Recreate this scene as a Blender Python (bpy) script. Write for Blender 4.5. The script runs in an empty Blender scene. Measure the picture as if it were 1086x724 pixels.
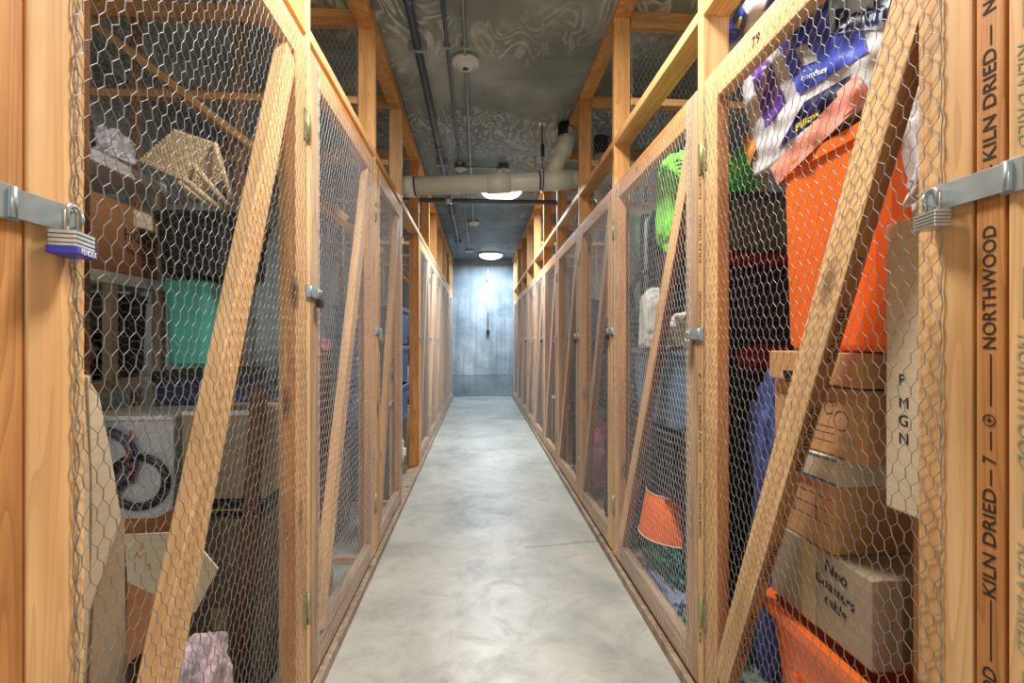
import bpy, bmesh, math, random
import numpy as np
from mathutils import Vector, Matrix, noise
random.seed(7)
SC = bpy.context.scene
COL = SC.collection
F = 520.0; CH = 1.2; YAW = math.atan(35 / F)
SN, CS = math.sin(YAW), math.cos(YAW)
XR, XL = .727, -.56           # aisle faces of the two rows of studs
CZ = 2.99                     # ceiling
YB = 10.76                    # end wall
SIDEW = 2.45

# ---------- pixel <-> world helpers (all give real 3D points on real planes)
def ray(px, py):
    a = (px - 543) / F; b = (362 - py) / F
    return Vector((a * CS + SN, -a * SN + CS, b))
def on_x(px, py, X):
    r = ray(px, py); t = X / r.x
    return Vector((X, r.y * t, CH + r.z * t))
def on_y(px, py, Y):
    r = ray(px, py); t = Y / r.y
    return Vector((r.x * t, Y, CH + r.z * t))
def depth_y(D, X):            # depth along the lens axis -> world Y for a given X
    return (D - X * SN) / CS

# ---------- materials
def newmat(name):
    m = bpy.data.materials.new(name); m.use_nodes = True
    nt = m.node_tree; nt.nodes.clear()
    out = nt.nodes.new('ShaderNodeOutputMaterial'); b = nt.nodes.new('ShaderNodeBsdfPrincipled')
    nt.links.new(b.outputs[0], out.inputs[0])
    return m, nt, b
def nd(nt, t, **kw):
    n = nt.nodes.new(t)
    for k, v in kw.items():
        if k.startswith('i_'):
            n.inputs[k[2:].replace('_', ' ')].default_value = v
        else: setattr(n, k, v)
    return n
def ramp(nt, fac, stops):
    r = nt.nodes.new('ShaderNodeValToRGB')
    e = r.color_ramp.elements
    while len(e) < len(stops): e.new(.5)
    for i, (p, c) in enumerate(stops):
        e[i].position = p; e[i].color = (*c, 1) if len(c) == 3 else c
    nt.links.new(fac, r.inputs[0]); return r.outputs[0]
def mixc(nt, fac, a, b, mode='MIX'):
    m = nt.nodes.new('ShaderNodeMix'); m.data_type = 'RGBA'; m.blend_type = mode
    for s, v in ((m.inputs[0], fac), (m.inputs[6], a), (m.inputs[7], b)):
        if isinstance(v, (int, float)): s.default_value = v
        elif isinstance(v, tuple): s.default_value = (*v, 1) if len(v) == 3 else v
        else: nt.links.new(v, s)
    return m.outputs[2]
def mathn(nt, op, a, b=None):
    m = nt.nodes.new('ShaderNodeMath'); m.operation = op
    for i, v in enumerate((a, b)):
        if v is None: continue
        if isinstance(v, (int, float)): m.inputs[i].default_value = v
        else: nt.links.new(v, m.inputs[i])
    return m.outputs[0]
def lin(c):
    return tuple(((v / 255) / 12.92 if v / 255 <= .04045 else ((v / 255 + .055) / 1.055) ** 2.4) for v in c)
def coords(nt, scale=(1, 1, 1), rnd=True, kind='Object'):
    tc = nt.nodes.new('ShaderNodeTexCoord'); mp = nt.nodes.new('ShaderNodeMapping')
    mp.inputs['Scale'].default_value = scale
    nt.links.new(tc.outputs[kind], mp.inputs[0])
    if not rnd: return mp.outputs[0]
    oi = nt.nodes.new('ShaderNodeObjectInfo'); add = nt.nodes.new('ShaderNodeVectorMath'); add.operation = 'ADD'
    mul = nt.nodes.new('ShaderNodeVectorMath'); mul.operation = 'MULTIPLY'
    nt.links.new(oi.outputs['Random'], mul.inputs[0]); mul.inputs[1].default_value = (37.1, 91.7, 53.3)
    nt.links.new(mp.outputs[0], add.inputs[0]); nt.links.new(mul.outputs[0], add.inputs[1])
    return add.outputs[0]
def bump(nt, b, h, s=.3, d=.002):
    n = nt.nodes.new('ShaderNodeBump'); n.inputs['Strength'].default_value = s; n.inputs['Distance'].default_value = d
    nt.links.new(h, n.inputs['Height']); nt.links.new(n.outputs[0], b.inputs['Normal'])

def wood(name, light, dark, knot=(70, 34, 12)):
    m, nt, b = newmat(name)
    v = coords(nt, (26, 26, 1.1))
    n1 = nd(nt, 'ShaderNodeTexNoise', i_Scale=1.0, i_Detail=5.0, i_Roughness=.6, i_Distortion=.6); nt.links.new(v, n1.inputs[0])
    v2 = coords(nt, (9, 9, .55))
    n2 = nd(nt, 'ShaderNodeTexNoise', i_Scale=1.6, i_Detail=1.0); nt.links.new(v2, n2.inputs[0])
    rings = mathn(nt, 'FRACT', mathn(nt, 'MULTIPLY', n2.outputs[0], 13.0))
    rings = mathn(nt, 'POWER', rings, 2.5)
    L, D = lin(light), lin(dark)
    base = ramp(nt, n1.outputs[0], [(.32, D), (.68, L)])
    ringc = mixc(nt, mathn(nt, 'MULTIPLY', rings, .6), base, tuple(x * .8 for x in D))
    v3 = coords(nt, (5.5, 5.5, 2.2))
    vo = nd(nt, 'ShaderNodeTexVoronoi', i_Scale=1.0); nt.links.new(v3, vo.inputs[0])
    kf = ramp(nt, vo.outputs[0], [(.06, (1, 1, 1)), (.15, (0, 0, 0))])
    kc = mixc(nt, mathn(nt, 'MULTIPLY', kf, .75), ringc, lin(knot))
    v4 = coords(nt, (3, 3, 1.3))
    n4 = nd(nt, 'ShaderNodeTexNoise', i_Scale=2.0, i_Detail=3.0); nt.links.new(v4, n4.inputs[0])
    var = ramp(nt, n4.outputs[0], [(.3, (.78, .74, .7)), (.65, (1.08, 1.06, 1.04))])
    fin = mixc(nt, 1.0, kc, var, 'MULTIPLY')
    oi = nt.nodes.new('ShaderNodeObjectInfo')
    tint = ramp(nt, oi.outputs['Random'], [(0, (.86, .80, .74)), (.5, (1, 1, 1)), (1, (1.05, .93, .8))])
    fin = mixc(nt, 1.0, fin, tint, 'MULTIPLY')
    nt.links.new(fin, b.inputs['Base Color'])
    b.inputs['Roughness'].default_value = .62
    bump(nt, b, n1.outputs[0], .25, .001)
    return m
W_L = wood('pine_light', (246, 210, 156), (222, 174, 116))
W_M = wood('pine_honey', (238, 192, 128), (206, 148, 84))
W_O = wood('pine_orange', (226, 168, 102), (184, 120, 60))
W_G = wood('pine_weathered', (222, 196, 164), (170, 138, 106))
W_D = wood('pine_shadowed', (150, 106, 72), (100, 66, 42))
W_E = wood('pine_dark_edge', (176, 120, 64), (128, 80, 38))  # same pine, shade of the down-facing brace edge put into the colour
W_T = wood('treated_sill', (198, 178, 154), (138, 116, 94))

def plain(name, c, rough=.6, metal=0., var=.12, scale=8., bumps=0., trans=0., coat=0.):
    m, nt, b = newmat(name)
    v = coords(nt, (1, 1, 1))
    n = nd(nt, 'ShaderNodeTexNoise', i_Scale=scale, i_Detail=4.0); nt.links.new(v, n.inputs[0])
    c = lin(c)
    o = ramp(nt, n.outputs[0], [(.3, tuple(x * (1 - var) for x in c)), (.7, tuple(min(1, x * (1 + var)) for x in c))])
    nt.links.new(o, b.inputs['Base Color'])
    b.inputs['Roughness'].default_value = rough; b.inputs['Metallic'].default_value = metal
    if bumps: bump(nt, b, n.outputs[0], bumps, .01)
    if trans: b.inputs['Transmission Weight'].default_value = trans
    if coat: b.inputs['Coat Weight'].default_value = coat
    return m
WIRE = plain('galvanised_wire', (206, 208, 210), .4, .25, .2, 40)
ZINC = plain('zinc_plate', (170, 184, 188), .38, .55, .15, 30)
WIREN = plain('near_galvanised_wire', (150, 150, 148), .42, .5, .2, 40)
STEEL = plain('laminated_steel', (190, 188, 180), .3, .8, .15, 60)
BRASS = plain('brass_hinge', (176, 168, 120), .4, .7, .15, 40)
BLUEP = plain('blue_bumper', (52, 48, 170), .4)
BLACKM = plain('black_paint', (24, 24, 26), .5)
INK = plain('faded_ink', (88, 70, 48), .8)
INKG = plain('faded_teal_ink', (150, 152, 120), .8)
INKK = plain('black_ink', (32, 28, 24), .8)
WHITE_INK = plain('white_ink', (235, 235, 240), .6)
PVC = plain('cream_pvc', (214, 210, 190), .35, 0, .06, 5)
PURP = plain('purple_primer', (88, 50, 92), .5)
COND = plain('grey_conduit', (152, 158, 162), .42, .5, .1, 20)
DARKC = plain('dark_painted_conduit', (84, 92, 106), .4, .4, .1, 20)
WHITEP = plain('white_plastic', (222, 222, 216), .45)
BLKRUB = plain('black_rubber', (22, 22, 24), .6)
def carton(name, c):
    m, nt, b = newmat(name)
    v = coords(nt, (3, 3, 3))
    n = nd(nt, 'ShaderNodeTexNoise', i_Scale=2.0, i_Detail=5.0); nt.links.new(v, n.inputs[0])
    v2 = coords(nt, (2, 2, 90))
    n2 = nd(nt, 'ShaderNodeTexNoise', i_Scale=2.0, i_Detail=1.0); nt.links.new(v2, n2.inputs[0])
    c = lin(c)
    o = ramp(nt, n.outputs[0], [(.3, tuple(x * .8 for x in c)), (.7, c)])
    o = mixc(nt, .12, o, ramp(nt, n2.outputs[0], [(.4, (.4, .3, .2)), (.6, (1, .95, .85))]), 'MULTIPLY')
    nt.links.new(o, b.inputs['Base Color']); b.inputs['Roughness'].default_value = .8
    return m
CB1 = carton('carton_tan', (214, 162, 106)); CB2 = carton('carton_brown', (168, 116, 72)); CB3 = carton('carton_grey_brown', (176, 156, 128))
CB4 = carton('carton_cream', (226, 208, 176)); CB5 = carton('carton_dull', (138, 118, 98)); TAPE = plain('brown_tape', (196, 176, 130), .3)
ORNG = plain('orange_plastic', (252, 112, 36), .35, 0, .12, 3, coat=.2)
ORNG2 = plain('orange_shade_fabric', (244, 110, 30), .7)
TURQ = plain('turquoise_plastic', (70, 178, 164), .4)
BLKP = plain('black_plastic', (30, 32, 34), .42)
BLKF = plain('black_fabric', (46, 46, 56), .9, 0, .4, 14, .5)
NAVY = plain('navy_fabric', (70, 82, 140), .9, 0, .3, 14, .4)
BLUEB = plain('blue_plastic_crate', (60, 96, 150), .45)
GREYF = plain('grey_fabric', (150, 150, 152), .9, 0, .25, 10, .4)
CREAMF = plain('cream_fabric', (226, 216, 200), .85, 0, .12, 10, .4)
PINKF = plain('pink_fabric', (206, 120, 140), .85, 0, .3, 14, .4)
REDF = plain('red_fabric', (150, 24, 44), .85, 0, .3, 14, .4)
TEALF = plain('teal_plastic_bag', (18, 110, 92), .35, 0, .4, 14, .4)
GRNF = plain('green_fabric', (60, 170, 60), .6, 0, .3, 14, .3)
LEAF = plain('leaf_green', (74, 190, 60), .5, 0, .4, 20)
LEAFD = plain('leaf_dark_green', (28, 110, 50), .5, 0, .4, 20)
POLY = plain('clear_plastic_film', (206, 204, 206), .22, 0, .15, 12, .5)
BAGBLUE = plain('printed_blue_film', (66, 84, 190), .28, 0, .25, 9, .4)
BAGPALE = plain('printed_pale_blue_film', (178, 204, 226), .28)
BAGNAVY = plain('printed_navy_film', (26, 28, 78), .3)
BAGPURP = plain('printed_purple_film', (88, 50, 150), .3)
BAGORNG = plain('printed_orange_film', (230, 150, 60), .3)
PINKP = plain('pink_plastic_film', (236, 150, 130), .28, 0, .2, 10, .5)
YELINK = plain('yellow_ink', (214, 200, 60), .5)
WICK = plain('wicker', (214, 190, 150), .8, 0, .25, 60, .3)
GREYP = plain('grey_panel', (192, 192, 194), .5, 0, .05)
WSHELF = plain('white_shelf_paint', (206, 204, 202), .5, 0, .06)
BEIGES = plain('beige_shelf', (164, 146, 122), .7, 0, .12)

def floor_mat():
    m, nt, b = newmat('polished_concrete_floor')
    v = coords(nt, rnd=False)
    n = nd(nt, 'ShaderNodeTexNoise', i_Scale=1.6, i_Detail=8.0, i_Roughness=.62, i_Distortion=.5); nt.links.new(v, n.inputs[0])
    n2 = nd(nt, 'ShaderNodeTexNoise', i_Scale=5.0, i_Detail=9.0, i_Roughness=.7, i_Distortion=1.2); nt.links.new(v, n2.inputs[0])
    n3 = nd(nt, 'ShaderNodeTexNoise', i_Scale=22.0, i_Detail=4.0); nt.links.new(v, n3.inputs[0])
    base = ramp(nt, n.outputs[0], [(.28, lin((146, 146, 138))), (.5, lin((182, 179, 168))), (.72, lin((203, 199, 186)))])
    c = mixc(nt, .55, base, ramp(nt, n2.outputs[0], [(.3, (.5, .53, .57)), (.52, (.95, .95, .95)), (.75, (1.15, 1.15, 1.13))]), 'MULTIPLY')
    spots = ramp(nt, n3.outputs[0], [(.70, (1, 1, 1)), (.76, (.55, .53, .5))])
    c = mixc(nt, .7, c, spots, 'MULTIPLY')
    s = nt.nodes.new('ShaderNodeSeparateXYZ'); nt.links.new(v, s.inputs[0])
    wob = mathn(nt, 'MULTIPLY', mathn(nt, 'SUBTRACT', n2.outputs[0], .5), .05)
    yy = mathn(nt, 'ADD', mathn(nt, 'ADD', s.outputs[1], wob), mathn(nt, 'MULTIPLY', s.outputs[0], -.12))
    d = mathn(nt, 'ABSOLUTE', mathn(nt, 'SUBTRACT', yy, 2.82))
    line = mathn(nt, 'LESS_THAN', d, .007)
    side = mathn(nt, 'GREATER_THAN', s.outputs[0], .27)
    c = mixc(nt, mathn(nt, 'MULTIPLY', mathn(nt, 'MULTIPLY', line, side), .55), c, lin((70, 66, 60)))
    # the slab turns bluer towards the end wall
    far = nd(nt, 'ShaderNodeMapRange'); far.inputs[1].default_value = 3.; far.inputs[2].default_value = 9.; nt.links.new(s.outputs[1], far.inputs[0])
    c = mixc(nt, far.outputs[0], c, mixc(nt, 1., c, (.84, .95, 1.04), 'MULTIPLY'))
    nt.links.new(c, b.inputs['Base Color'])
    r = ramp(nt, n2.outputs[0], [(.3, (.5, .5, .5)), (.7, (.32, .32, .32))]); nt.links.new(r, b.inputs['Roughness'])
    b.inputs['Specular IOR Level'].default_value = .55
    bump(nt, b, n2.outputs[0], .12, .01)
    return m
def ceil_mat():
    m, nt, b = newmat('dark_formed_concrete_ceiling')
    v = coords(nt, rnd=False)
    n = nd(nt, 'ShaderNodeTexNoise', i_Scale=1.4, i_Detail=6.0, i_Roughness=.6); nt.links.new(v, n.inputs[0])
    base = ramp(nt, n.outputs[0], [(.3, lin((104, 112, 104))), (.5, lin((138, 146, 138))), (.72, lin((190, 194, 184)))])
    v2 = coords(nt, (1.5, .62, 1), rnd=False)
    w = nd(nt, 'ShaderNodeTexNoise', i_Scale=2.6, i_Detail=2.0, i_Distortion=1.2); nt.links.new(v2, w.inputs[0])
    sw = mathn(nt, 'FRACT', mathn(nt, 'MULTIPLY', w.outputs[0], 9.0))
    sw = ramp(nt, sw, [(.3, (0, 0, 0)), (.55, (1, 1, 1)), (.9, (0, 0, 0))])
    n2 = nd(nt, 'ShaderNodeTexNoise', i_Scale=1.1, i_Detail=3.0); nt.links.new(v, n2.inputs[0])
    n5 = nd(nt, 'ShaderNodeTexNoise', i_Scale=14.0, i_Detail=3.0); nt.links.new(v, n5.inputs[0])
    mask = ramp(nt, n2.outputs[0], [(.45, (0, 0, 0)), (.58, (1, 1, 1))])
    mask = mixc(nt, 1., mask, ramp(nt, n5.outputs[0], [(.35, (.45, .45, .45)), (.6, (1, 1, 1))]), 'MULTIPLY')
    f = mixc(nt, 1., sw, mask, 'MULTIPLY')
    c = mixc(nt, mathn(nt, 'MULTIPLY', f, .8), base, lin((248, 248, 236)))
    s = nt.nodes.new('ShaderNodeSeparateXYZ'); nt.links.new(v, s.inputs[0])
    fr = mathn(nt, 'ABSOLUTE', mathn(nt, 'SUBTRACT', mathn(nt, 'MODULO', mathn(nt, 'ADD', s.outputs[1], 4.82), 1.22), .61))
    ln = mathn(nt, 'LESS_THAN', fr, .008)
    c = mixc(nt, mathn(nt, 'MULTIPLY', ln, .35), c, lin((150, 150, 140)))
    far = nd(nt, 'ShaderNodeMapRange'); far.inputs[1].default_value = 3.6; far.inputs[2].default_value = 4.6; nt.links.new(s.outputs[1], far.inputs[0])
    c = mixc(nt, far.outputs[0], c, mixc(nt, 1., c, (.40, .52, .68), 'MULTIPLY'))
    nt.links.new(c, b.inputs['Base Color']); b.inputs['Roughness'].default_value = .55
    bump(nt, b, f, .15, .004)
    return m
def wall_mat(name, end=False):
    m, nt, b = newmat(name)
    v = coords(nt, rnd=False)
    n = nd(nt, 'ShaderNodeTexNoise', i_Scale=1.8, i_Detail=7.0, i_Roughness=.62); nt.links.new(v, n.inputs[0])
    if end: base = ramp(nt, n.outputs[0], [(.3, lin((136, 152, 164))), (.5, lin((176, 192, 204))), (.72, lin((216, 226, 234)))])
    else: base = ramp(nt, n.outputs[0], [(.3, lin((110, 118, 112))), (.5, lin((140, 148, 140))), (.72, lin((172, 176, 168)))])
    v2 = coords(nt, (11, 11, .5), rnd=False)
    n2 = nd(nt, 'ShaderNodeTexNoise', i_Scale=1.6, i_Detail=4.0, i_Distortion=.4); nt.links.new(v2, n2.inputs[0])
    c = mixc(nt, .6, base, ramp(nt, n2.outputs[0], [(.34, (.62, .64, .68)), (.6, (1.1, 1.1, 1.1))]), 'MULTIPLY')
    n3 = nd(nt, 'ShaderNodeTexNoise', i_Scale=3.5, i_Detail=2., i_Distortion=1.5); nt.links.new(v, n3.inputs[0])
    sw = ramp(nt, mathn(nt, 'FRACT', mathn(nt, 'MULTIPLY', n3.outputs[0], 7.0)), [(.3, (1, 1, 1)), (.5, (.72, .74, .78)), (.7, (1, 1, 1))])
    c = mixc(nt, .35, c, sw, 'MULTIPLY')
    if end:
        s = nt.nodes.new('ShaderNodeSeparateXYZ'); nt.links.new(v, s.inputs[0])
        z = mathn(nt, 'ADD', s.outputs[2], mathn(nt, 'MULTIPLY', mathn(nt, 'SUBTRACT', n3.outputs[0], .5), .04))
        ln = mathn(nt, 'LESS_THAN', mathn(nt, 'ABSOLUTE', mathn(nt, 'SUBTRACT', z, .46)), .008)
        c = mixc(nt, mathn(nt, 'MULTIPLY', ln, .6), c, lin((70, 80, 90)))
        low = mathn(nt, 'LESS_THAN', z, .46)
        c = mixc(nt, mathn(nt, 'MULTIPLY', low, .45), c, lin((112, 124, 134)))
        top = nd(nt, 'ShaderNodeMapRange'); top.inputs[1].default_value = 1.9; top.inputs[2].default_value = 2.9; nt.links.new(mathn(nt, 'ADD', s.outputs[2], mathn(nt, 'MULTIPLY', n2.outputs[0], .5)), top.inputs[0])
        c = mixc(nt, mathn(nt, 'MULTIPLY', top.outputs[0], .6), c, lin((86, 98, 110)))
    nt.links.new(c, b.inputs['Base Color']); b.inputs['Roughness'].default_value = .6
    bump(nt, b, n2.outputs[0], .2, .006)
    return m
M_FLOOR, M_CEIL, M_WALL, M_END = floor_mat(), ceil_mat(), wall_mat('cage_side_concrete'), wall_mat('end_wall_concrete', True)

# ---------- object helpers
def link(name, mesh, mat, parent=None, loc=None, smooth=False):
    o = bpy.data.objects.new(name, mesh); COL.objects.link(o)
    if mat is not None and not mesh.materials: mesh.materials.append(mat)
    if parent: o.parent = parent
    if loc is not None: o.location = loc
    if smooth:
        for p in mesh.polygons: p.use_smooth = True
    return o
def tag(o, label=None, cat=None, group=None, kind=None):
    if label: o['label'] = label
    if cat: o['category'] = cat
    if group: o['group'] = group
    if kind: o['kind'] = kind
    return o
def thing(name, loc, label, cat, group=None, rotz=0):
    o = bpy.data.objects.new(name, None); COL.objects.link(o); o.location = loc; o.rotation_euler = (0, 0, rotz)
    o.empty_display_size = .1
    return tag(o, label, cat, group)
def finish(bm, name):
    bmesh.ops.recalc_face_normals(bm, faces=bm.faces)
    me = bpy.data.meshes.new(name); bm.to_mesh(me); bm.free(); return me
def bm_box(bm, x0, x1, y0, y1, z0, z1, bev=0.):
    r = bmesh.ops.create_cube(bm, size=1.)
    for v in r['verts']:
        v.co = Vector(((x0 + x1) / 2 + v.co.x * (x1 - x0), (y0 + y1) / 2 + v.co.y * (y1 - y0), (z0 + z1) / 2 + v.co.z * (z1 - z0)))
    if bev:
        es = list({e for v in r['verts'] for e in v.link_edges})
        bmesh.ops.bevel(bm, geom=es, offset=bev, segments=2, affect='EDGES', profile=.6)
def bm_tube(bm, pts, r, seg=10, closed=False):
    pts = [Vector(p) for p in pts]; n = len(pts); rings = []
    up = Vector((0, 0, 1))
    t0 = (pts[1] - pts[0]).normalized()
    if abs(t0.dot(up)) > .9: up = Vector((1, 0, 0))
    nrm = t0.cross(up).normalized()
    for i, p in enumerate(pts):
        if closed: t = (pts[(i + 1) % n] - pts[i - 1]).normalized()
        else: t = (pts[min(i + 1, n - 1)] - pts[max(i - 1, 0)]).normalized()
        nrm = (nrm - t * nrm.dot(t)).normalized(); bi = t.cross(nrm)
        rr = r[i] if isinstance(r, (list, tuple)) else r
        rings.append([bm.verts.new(p + (nrm * math.cos(a) + bi * math.sin(a)) * rr) for a in (2 * math.pi * k / seg for k in range(seg))])
    for i in range(n if closed else n - 1):
        A, B = rings[i], rings[(i + 1) % n]
        for k in range(seg): bm.faces.new((A[k], A[(k + 1) % seg], B[(k + 1) % seg], B[k]))
    if not closed:
        bm.faces.new(rings[0][::-1]); bm.faces.new(rings[-1])
def bm_lathe(bm, prof, seg=32, c=(0, 0, 0)):
    rings = []
    for r, z in prof:
        if r < 1e-5: rings.append([bm.verts.new((c[0], c[1], c[2] + z))])
        else: rings.append([bm.verts.new((c[0] + r * math.cos(2 * math.pi * k / seg), c[1] + r * math.sin(2 * math.pi * k / seg), c[2] + z)) for k in range(seg)])
    for A, B in zip(rings, rings[1:]):
        for k in range(seg):
            k2 = (k + 1) % seg
            if len(A) == 1 and len(B) == 1: continue
            if len(A) == 1: bm.faces.new((A[0], B[k], B[k2]))
            elif len(B) == 1: bm.faces.new((A[k], A[k2], B[0]))
            else: bm.faces.new((A[k], A[k2], B[k2], B[k]))
def box(name, x0, x1, y0, y1, z0, z1, mat, parent=None, bev=.003, origin=None):
    """box mesh; origin = parent's world location when parented (no rotation)"""
    c = Vector(((x0 + x1) / 2, (y0 + y1) / 2, z0))
    bm = bmesh.new(); bm_box(bm, x0 - c.x, x1 - c.x, y0 - c.y, y1 - c.y, 0, z1 - z0, bev)
    o = link(name, finish(bm, name), mat, parent)
    o.location = c - (Vector(origin) if origin is not None else (parent.location if parent else Vector()))
    return o
def tube(name, pts, r, mat, parent=None, seg=12, closed=False):
    c = Vector(pts[0]); base = parent.location if parent else Vector()
    bm = bmesh.new(); bm_tube(bm, [Vector(p) - c for p in pts], r, seg, closed)
    o = link(name, finish(bm, name), mat, parent, c - base, True)
    return o
BC = {}
def board(name, p0, p1, w, t, wdir, mat, parent=None, base=None, edge=None):
    """a length of timber from p0 to p1; w measured along wdir, t across; shares mesh data by size"""
    p0, p1 = Vector(p0), Vector(p1); L = (p1 - p0).length
    key = (round(L, 4), w, t, mat.name, edge.name if edge else '')
    if key not in BC:
        bm = bmesh.new(); bm_box(bm, -w / 2, w / 2, -t / 2, t / 2, 0, L, .0035)
        BC[key] = finish(bm, 'board')
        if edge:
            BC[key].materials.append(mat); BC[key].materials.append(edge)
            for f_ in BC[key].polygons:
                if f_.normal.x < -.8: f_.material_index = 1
    z = (p1 - p0).normalized(); x = Vector(wdir); x = (x - z * x.dot(z)).normalized(); y = z.cross(x)
    M = Matrix((x, y, z)).transposed().to_4x4()
    o = link(name, BC[key], mat, parent)
    b = base if base is not None else (parent.location if parent else Vector())
    M.translation = p0 - b; o.matrix_local = M if parent else M
    return o
def text_mesh(body, size, align='LEFT', shear=0., ext=.0003, sx=1., off=0.):
    cu = bpy.data.curves.new('lettering', 'FONT'); cu.body = body; cu.size = size; cu.align_x = align; cu.shear = shear
    cu.extrude = ext; cu.resolution_u = 3; cu.offset = off
    t = bpy.data.objects.new('tmp_text', cu); COL.objects.link(t)
    bpy.context.view_layer.update()
    dg = bpy.context.evaluated_depsgraph_get()
    me = bpy.data.meshes.new_from_object(t.evaluated_get(dg))
    bpy.data.objects.remove(t); me.materials.clear()
    if sx != 1.:
        for v in me.vertices: v.co.x *= sx
    return me
def under(o, part):
    bpy.context.view_layer.update()
    L = part.matrix_local.copy(); m = o.matrix_local.copy(); o.parent = part; o.matrix_local = L.inverted() @ m
    return o
def lettering(body, size, o3, xdir, ydir, mat, parent, name='lettering', align='LEFT', shear=0., sx=1., base=None, fit=None):
    me = text_mesh(body, size, align, shear, sx=sx)
    if fit:
        xs = [v.co.x for v in me.vertices]; x0 = min(xs); f = fit / (max(xs) - x0)
        for v in me.vertices: v.co.x = (v.co.x - x0) * f
    o = link(name, me, mat, parent)
    x = Vector(xdir).normalized(); y = Vector(ydir); y = (y - x * y.dot(x)).normalized(); z = x.cross(y)
    M = Matrix((x, y, z)).transposed().to_4x4()
    b = base if base is not None else (parent.location if parent else Vector())
    M.translation = Vector(o3) - b; o.matrix_local = M
    return o

# ---------- chicken wire
WC = {}
def wire_data(W, H, seed=0, rot=False, thick=1., sel=True):
    key = (round(W, 3), round(H, 3), seed, rot, thick)
    if key in WC: return WC[key]
    rng = np.random.RandomState(seed)
    w, t, r = .0265, .015, .0125
    U, V = (H, W) if rot else (W, H)
    nc, nr = int(U / w), int(V / (t + r)); w = U / (nc + .5); p = V / (nr + .0); r = p - t
    j, i = np.meshgrid(np.arange(nr + 1), np.arange(nc + 1), indexing='ij')
    X = i * w + (j % 2) * w / 2 ; Y = j * p
    def jit(s): return rng.normal(0, s, X.shape)
    Ax, Ay = X + jit(.0012), Y + jit(.0010)
    Bx, By = X + jit(.0012), Y + t + jit(.0010)
    segs = []   # ax,ay,bx,by,rad
    mk = (j < nr)
    segs.append(np.stack([Ax[mk], Ay[mk], Bx[mk], By[mk], np.full(mk.sum(), .00105 * thick)], 1))
    for jj in range(nr - 1):
        o = jj % 2
        for sgn in (0, 1):
            # from B(jj, i) to A(jj+1, i') : x' = x -/+ w/2
            src = np.arange(nc + 1); dst = src - (1 - sgn) if o == 0 else src + sgn
            ok = (dst >= 0) & (dst <= nc)
            s, d = src[ok], dst[ok]
            segs.append(np.stack([Bx[jj, s], By[jj, s], Ax[jj + 1, d], Ay[jj + 1, d], np.full(len(s), .00068 * thick)], 1))
    S = np.concatenate(segs); 
    S[:, [0, 2]] = np.clip(S[:, [0, 2]], 0, U); S[:, [1, 3]] = np.clip(S[:, [1, 3]], 0, V)
    L = np.hypot(S[:, 2] - S[:, 0], S[:, 3] - S[:, 1]); S = S[L > .001]
    ph = rng.rand(4) * 6
    def bend(x, y):   # gentle sag of the sheet in its own plane and towards the aisle
        bx = x + .004 * np.sin(y * 5 + ph[0]) * np.sin(np.pi * x / U) + .003 * np.sin(y * 13 + ph[1]) * np.sin(np.pi * x / U)
        by = y + .004 * np.sin(x * 9 + ph[2])
        n = .002 + .003 * (1 + np.sin(x * 11 + ph[3]) * np.sin(y * 4 + ph[1]))*.7
        return bx, by, n
    A = np.stack(bend(S[:, 0], S[:, 1]), 1); B = np.stack(bend(S[:, 2], S[:, 3]), 1); R = S[:, 4]
    if sel and not rot:      # selvedge wires down both cut sides
        for x0, ww in ((0., .0025), (.006, .004), (U, .002)):
            yy = np.linspace(0, V, int(V / .018)); xx = x0 + ww * np.sin(yy * 130 + x0 * 400) + rng.normal(0, .0008, yy.shape)
            n = np.full(yy.shape, .0025)
            P = np.stack([xx, yy, n], 1); A = np.concatenate([A, P[:-1]]); B = np.concatenate([B, P[1:]]); R = np.concatenate([R, np.full(len(P) - 1, .0010 * thick)])
    if rot:
        A = A[:, [1, 0, 2]]; B = B[:, [1, 0, 2]]
    d = B - A; d /= np.linalg.norm(d, axis=1)[:, None]
    n = np.tile(np.array([0, 0, 1.]), (len(d), 1)); s = np.cross(d, n); s /= np.linalg.norm(s, axis=1)[:, None]; n = np.cross(s, d)
    vs = []
    for P in (A, B):
        for k in range(3):
            a = 2 * math.pi * k / 3
            vs.append(P + (n * math.cos(a) + s * math.sin(a)) * R[:, None])
    Vt = np.stack(vs, 1).reshape(-1, 3)
    N = len(A); b0 = np.arange(N)[:, None] * 6
    q = np.array([[0, 1, 4, 3], [1, 2, 5, 4], [2, 0, 3, 5]])
    Fq = (b0[:, :, None] + q[None]).reshape(-1)
    me = bpy.data.meshes.new('chicken_wire')
    me.vertices.add(len(Vt)); me.vertices.foreach_set('co', Vt.astype(np.float32).ravel())
    nf = N * 3
    me.loops.add(nf * 4); me.loops.foreach_set('vertex_index', Fq.astype(np.int32))
    me.polygons.add(nf); me.polygons.foreach_set('loop_start', (np.arange(nf) * 4).astype(np.int32))
    me.update(calc_edges=True); me.materials.append(WIREN if thick >= 1. or rot else WIRE)
    WC[key] = me
    return me
def wire(W, H, origin, udir, vdir, parent, seed=0, rot=False, name='chicken_wire', thick=1.):
    me = wire_data(W, H, seed, rot, thick)
    o = link(name, me, None, parent)
    x, y = Vector(udir), Vector(vdir); z = x.cross(y)
    M = Matrix((x, y, z)).transposed().to_4x4(); M.translation = Vector(origin) - parent.location
    o.matrix_local = M
    return o

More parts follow.
